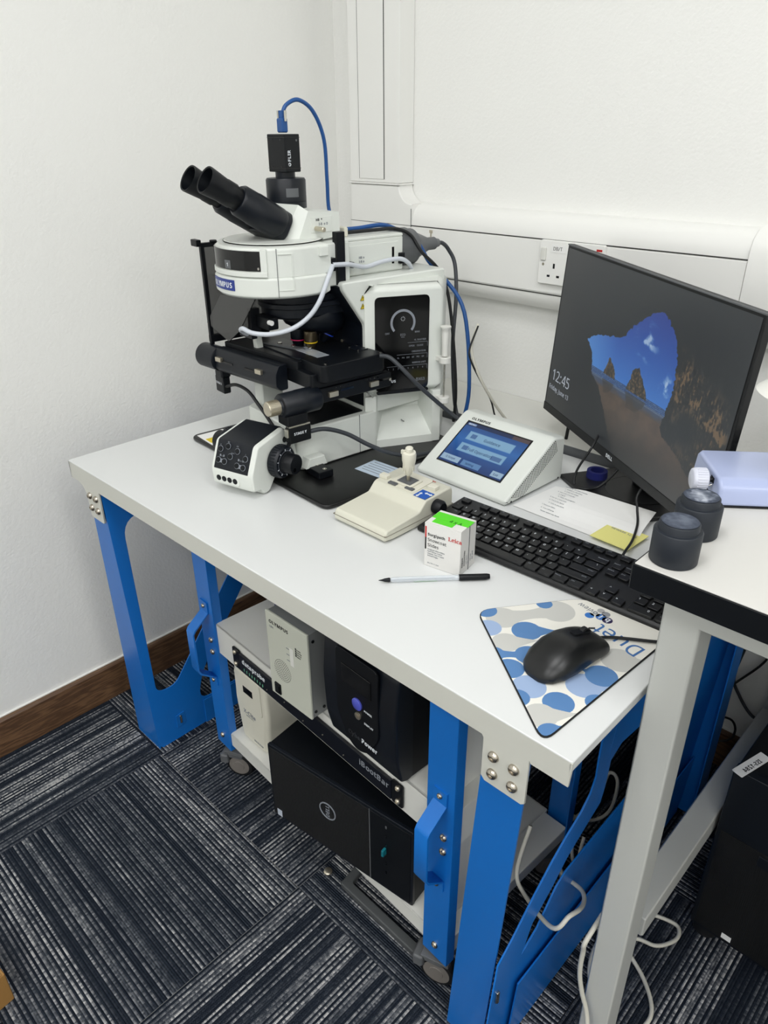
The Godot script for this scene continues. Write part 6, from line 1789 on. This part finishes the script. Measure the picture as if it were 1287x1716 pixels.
func cables() -> void:
	# camera lead with its plug
	var t := thing("camera_cable", "blue cable arching from the top of the camera", "cable", SCOPE, SCOPE_TURN)
	part("lead", MB.new().tube([V(0, 0.596, 0.013), V(0, 0.606, 0.011), V(0, 0.619, 0.002), V(0, 0.626, -0.022), V(-0.005, 0.609, -0.054), V(-0.01, 0.566, -0.078), V(-0.015, 0.502, -0.085), V(-0.02, 0.452, -0.090), V(-0.005, 0.424, -0.09)], 0.0034, 10, 8), M.cable_blue, t)
	part("plug", MB.new().box(V(0, 0.588, 0.013), V(0.018, 0.022, 0.012), 0.002).at(V(0, 0.598, 0.013)).cyl(0.005, 0, 0.012, 12), M.cable_blue, t)
	part("lock_screw", MB.new().at(V(-0.011, 0.594, 0.013)).cyl(0.0022, 0, 0.016, 10), M.steel, t)
	part("lock_screw", MB.new().at(V(0.011, 0.594, 0.013)).cyl(0.0022, 0, 0.016, 10), M.steel, t)
	cord("data_cable", [V(0.02, 0.4165, -0.066), V(0.02, 0.4165, -0.127), V(0.02, 0.418, -0.185), V(0.02, 0.405, -0.227), V(0.03, 0.388, -0.262), V(0.045, 0.345, -0.285), V(0.06, 0.315, -0.31), V(0.12, 0.25, -0.318), V(0.150, 0.10, -0.312), V(0.140, 0.015, -0.305)], 0.0042, M.cable_blue, "thick blue cable bending down behind the microscope", true)
	whole("cable_strap", MB.new().at(V(0, 0, 0)).box(V(0, 0, 0), V(0.03, 0.018, 0.010), 0.003), M.cream, "cream strap round the cables on the microscope", "strap", "", scope(V(0.026, 0.4145, -0.085)), SCOPE_TURN)
	cord("signal_cable", [V(0.034, 0.4130, -0.075), V(0.034, 0.4125, -0.162), V(0.034, 0.411, -0.206), V(0.040, 0.398, -0.240), V(0.055, 0.365, -0.258), V(0.062, 0.325, -0.300), V(0.08, 0.26, -0.315), V(0.11, 0.10, -0.312), V(0.11, 0.014, -0.31)], 0.0034, M.cable_black, "thin black cable beside the blue one on the microscope", true)
	cord("lamp_cable", [V(0.01, 0.3715, -0.344), V(0.01, 0.369, -0.356), V(0.008, 0.356, -0.374), V(0.02, 0.325, -0.384), V(0.05, 0.262, -0.362), V(0.08, 0.171, -0.328), V(0.1, 0.06, -0.320), V(0.12, 0.018, -0.315)], 0.0042, M.cable_grey, "dark grey cord looping down from the lamp socket", true)
	cord("white_cable", [V(0.098, 0.3715, -0.010), V(0.0965, 0.370, -0.032), V(0.0945, 0.368, -0.050), V(0.079, 0.357, -0.098), V(0.077, 0.362, -0.140), V(0.078, 0.363, -0.181), V(0.075, 0.352, -0.206), V(0.066, 0.338, -0.222)], 0.0042, M.cable_clear, "white cable along the side of the microscope arm", true)
	cord("sensor_cable", [V(0.102, 0.3715, -0.008), V(0.112, 0.352, 0.010), V(0.113, 0.317, 0.030), V(0.102, 0.290, 0.048), V(0.09, 0.272, 0.076), V(0.07, 0.264, 0.107), V(0.05, 0.266, 0.131), V(0.03, 0.271, 0.138), V(0.012, 0.264, 0.133), V(-0.002, 0.252, 0.114)], 0.0042, M.cable_clear, "white cable drooping round the front of the nosepiece", true)
	cord("stage_cable", [V(-0.112, 0.126, 0.112), V(-0.085, 0.134, 0.104), V(-0.05, 0.129, 0.098), V(-0.020, 0.112, 0.096), V(0.02, 0.085, 0.094), V(0.07, 0.06, 0.1), V(0.10, 0.0165, 0.104)], 0.0034, M.cable_black, "short black cable hanging from the stage motor", true)
	cord("motor_cable", [V(0.137, 0.096, 0.080), V(0.143, 0.095, 0.050), V(0.152, 0.078, 0.009), V(0.172, 0.050, -0.031), V(0.192, 0.028, -0.074), V(0.205, 0.017, -0.126), V(0.215, 0.015, -0.20), V(0.20, 0.016, -0.28)], 0.0042, M.cable_grey, "grey cable curving from the stage plug across the base plate", true)
	cord("stage_lead", [V(0.157, 0.213, -0.068), V(0.172, 0.211, -0.078), V(0.193, 0.195, -0.088), V(0.212, 0.160, -0.115), V(0.222, 0.117, -0.160), V(0.222, 0.066, -0.222), V(0.20, 0.018, -0.30)], 0.0040, M.cable_grey, "grey cable slanting down in front of the status panel", true)
	cord("usb_cable", [V(0.178, 0.235, -0.30), V(0.195, 0.200, -0.262), V(0.2, 0.177, -0.262), V(0.2, 0.134, -0.290), V(0.2, 0.085, -0.325), V(0.2, 0.043, -0.343), V(0.2, 0.028, -0.36)], 0.0018, M.cable_black, "thin black cable running down behind the console", true)
	cord("console_lead", [V(0.168, 0.235, -0.31), V(0.19, 0.196, -0.272), V(0.205, 0.14, -0.285), V(0.21, 0.080, -0.325), V(0.212, 0.028, -0.37)], 0.0030, M.cable_white, "white cable running down to the console", true)
	cord("console_cable", [V(0.5435, TOP + 0.03, -0.505), V(0.530, TOP + 0.016, -0.507), V(0.520, TOP + 0.0145, -0.53), V(0.53, TOP + 0.0145, -0.575), V(0.52, TOP + 0.0145, -0.62), V(0.46, TOP + 0.006, -0.66)], 0.004, M.cable_black, "black cable from the console round the base plate")
	cord("monitor_cable", [V(0.80, TOP + 0.10, -0.660), V(0.815, TOP + 0.08, -0.600), V(0.797, TOP + 0.030, -0.586), V(0.803, TOP + 0.0055, -0.574), V(0.828, TOP + 0.0115, -0.563), V(0.845, TOP + 0.014, -0.585), V(0.868, TOP + 0.05, -0.600), V(0.88, TOP + 0.09, -0.63)], 0.0022, M.cable_black, "thin black cable looped by the strap roll under the monitor")
	cord("power_lead", [V(0.71, TOP + 0.17, -0.72), V(0.700, TOP + 0.10, -0.72), V(0.690, TOP + 0.022, -0.725)], 0.0035, M.cable_black, "black lead hanging behind the monitor")
	cord("keyboard_cable", [V(0.992, TOP + 0.014, -0.392), V(0.990, TOP + 0.017, -0.405), V(0.980, TOP + 0.014, -0.447), V(0.960, TOP + 0.014, -0.503), V(0.945, TOP + 0.030, -0.526), V(0.938, TOP + 0.05, -0.540), V(0.945, TOP + 0.085, -0.60)], 0.0021, M.cable_black, "thin black cable from the keyboard up to the monitor")
	cord("mouse_cable", [V(1.062, TOP + 0.009, -0.192), V(1.067, TOP + 0.007, -0.203), V(1.077, TOP + 0.006, -0.214), V(1.094, TOP + 0.0058, -0.226), V(1.120, TOP + 0.0058, -0.243), V(1.138, TOP + 0.004, -0.262)], 0.0021, M.cable_black, "thin black cable leading from the mouse to the table edge")
	# cables under the table and bench
	cord("network_cable", [V(0.99, 0.30, -0.22), V(1.0, 0.243, -0.175), V(1.03, 0.233, -0.155), V(1.105, 0.287, -0.105), V(1.120, 0.310, -0.122), V(1.118, 0.283, -0.167), V(1.1, 0.266, -0.2), V(1.06, 0.25, -0.215), V(1.03, 0.22, -0.25), V(1.02, 0.12, -0.30), V(1.0, 0.008, -0.34)], 0.0034, M.cable_white, "white cable looped through the blue end frame")
	cord("patch_cable", [V(1.10, 0.006, -0.36), V(1.115, 0.006, -0.396), V(1.142, 0.006, -0.429), V(1.182, 0.006, -0.443), V(1.196, 0.006, -0.433), V(1.196, 0.006, -0.411), V(1.177, 0.006, -0.381), V(1.144, 0.006, -0.368), V(1.10, 0.006, -0.33), V(1.12, 0.006, -0.25), V(1.20, 0.006, -0.20), V(1.225, 0.006, -0.26), V(1.19, 0.006, -0.31), V(1.12, 0.0125, -0.345)], 0.0036, M.cable_white, "white cable coiled on the carpet behind the bench leg")
	cord("leg_cable", [V(1.148, 0.30, -0.215), V(1.149, 0.285, -0.128), V(1.147, 0.254, -0.126), V(1.148, 0.206, -0.126), V(1.156, 0.163, -0.128), V(1.170, 0.121, -0.128), V(1.19, 0.06, -0.11), V(1.22, 0.006, -0.08)], 0.0036, M.cable_white, "white cable hanging down the front of the bench leg")
	cord("floor_cable", [V(0.88, 0.006, -0.46), V(0.93, 0.03, -0.48), V(0.975, 0.12, -0.50), V(0.99, 0.20, -0.50), V(1.01, 0.19, -0.50), V(1.004, 0.106, -0.50), V(0.965, 0.049, -0.50), V(0.90, 0.006, -0.53), V(0.86, 0.006, -0.60)], 0.0034, M.cable_white, "white cable loop standing up behind the trolley")
	cord("tangled_cable", [V(1.043, 0.24, -0.31), V(1.045, 0.191, -0.30), V(1.060, 0.150, -0.30), V(1.050, 0.148, -0.30), V(1.034, 0.183, -0.30), V(1.02, 0.22, -0.31), V(0.99, 0.12, -0.36), V(0.95, 0.006, -0.40)], 0.0030, M.cable_white, "thin white cable with a tight bend beside the trolley shelf")
	cord("wall_cable", [V(1.150, 0.50, -0.872), V(1.130, 0.375, -0.865), V(1.12, 0.327, -0.86), V(1.085, 0.268, -0.84), V(1.055, 0.225, -0.80), V(1.068, 0.201, -0.80), V(1.101, 0.189, -0.82), V(1.113, 0.163, -0.82), V(1.104, 0.147, -0.80), V(1.035, 0.116, -0.77), V(0.98, 0.03, -0.72), V(0.95, 0.006, -0.70)], 0.0024, M.cable_black, "black cable zigzagging down the wall under the bench")
	cord("trunk_cable", [V(1.10, 0.50, -0.885), V(1.085, 0.40, -0.885), V(1.076, 0.330, -0.880), V(1.071, 0.254, -0.875), V(1.091, 0.217, -0.872), V(1.122, 0.187, -0.868), V(1.16, 0.172, -0.865), V(1.24, 0.10, -0.86), V(1.30, 0.01, -0.85)], 0.0034, M.cable_grey, "grey cable curving down the wall behind the tower computer")
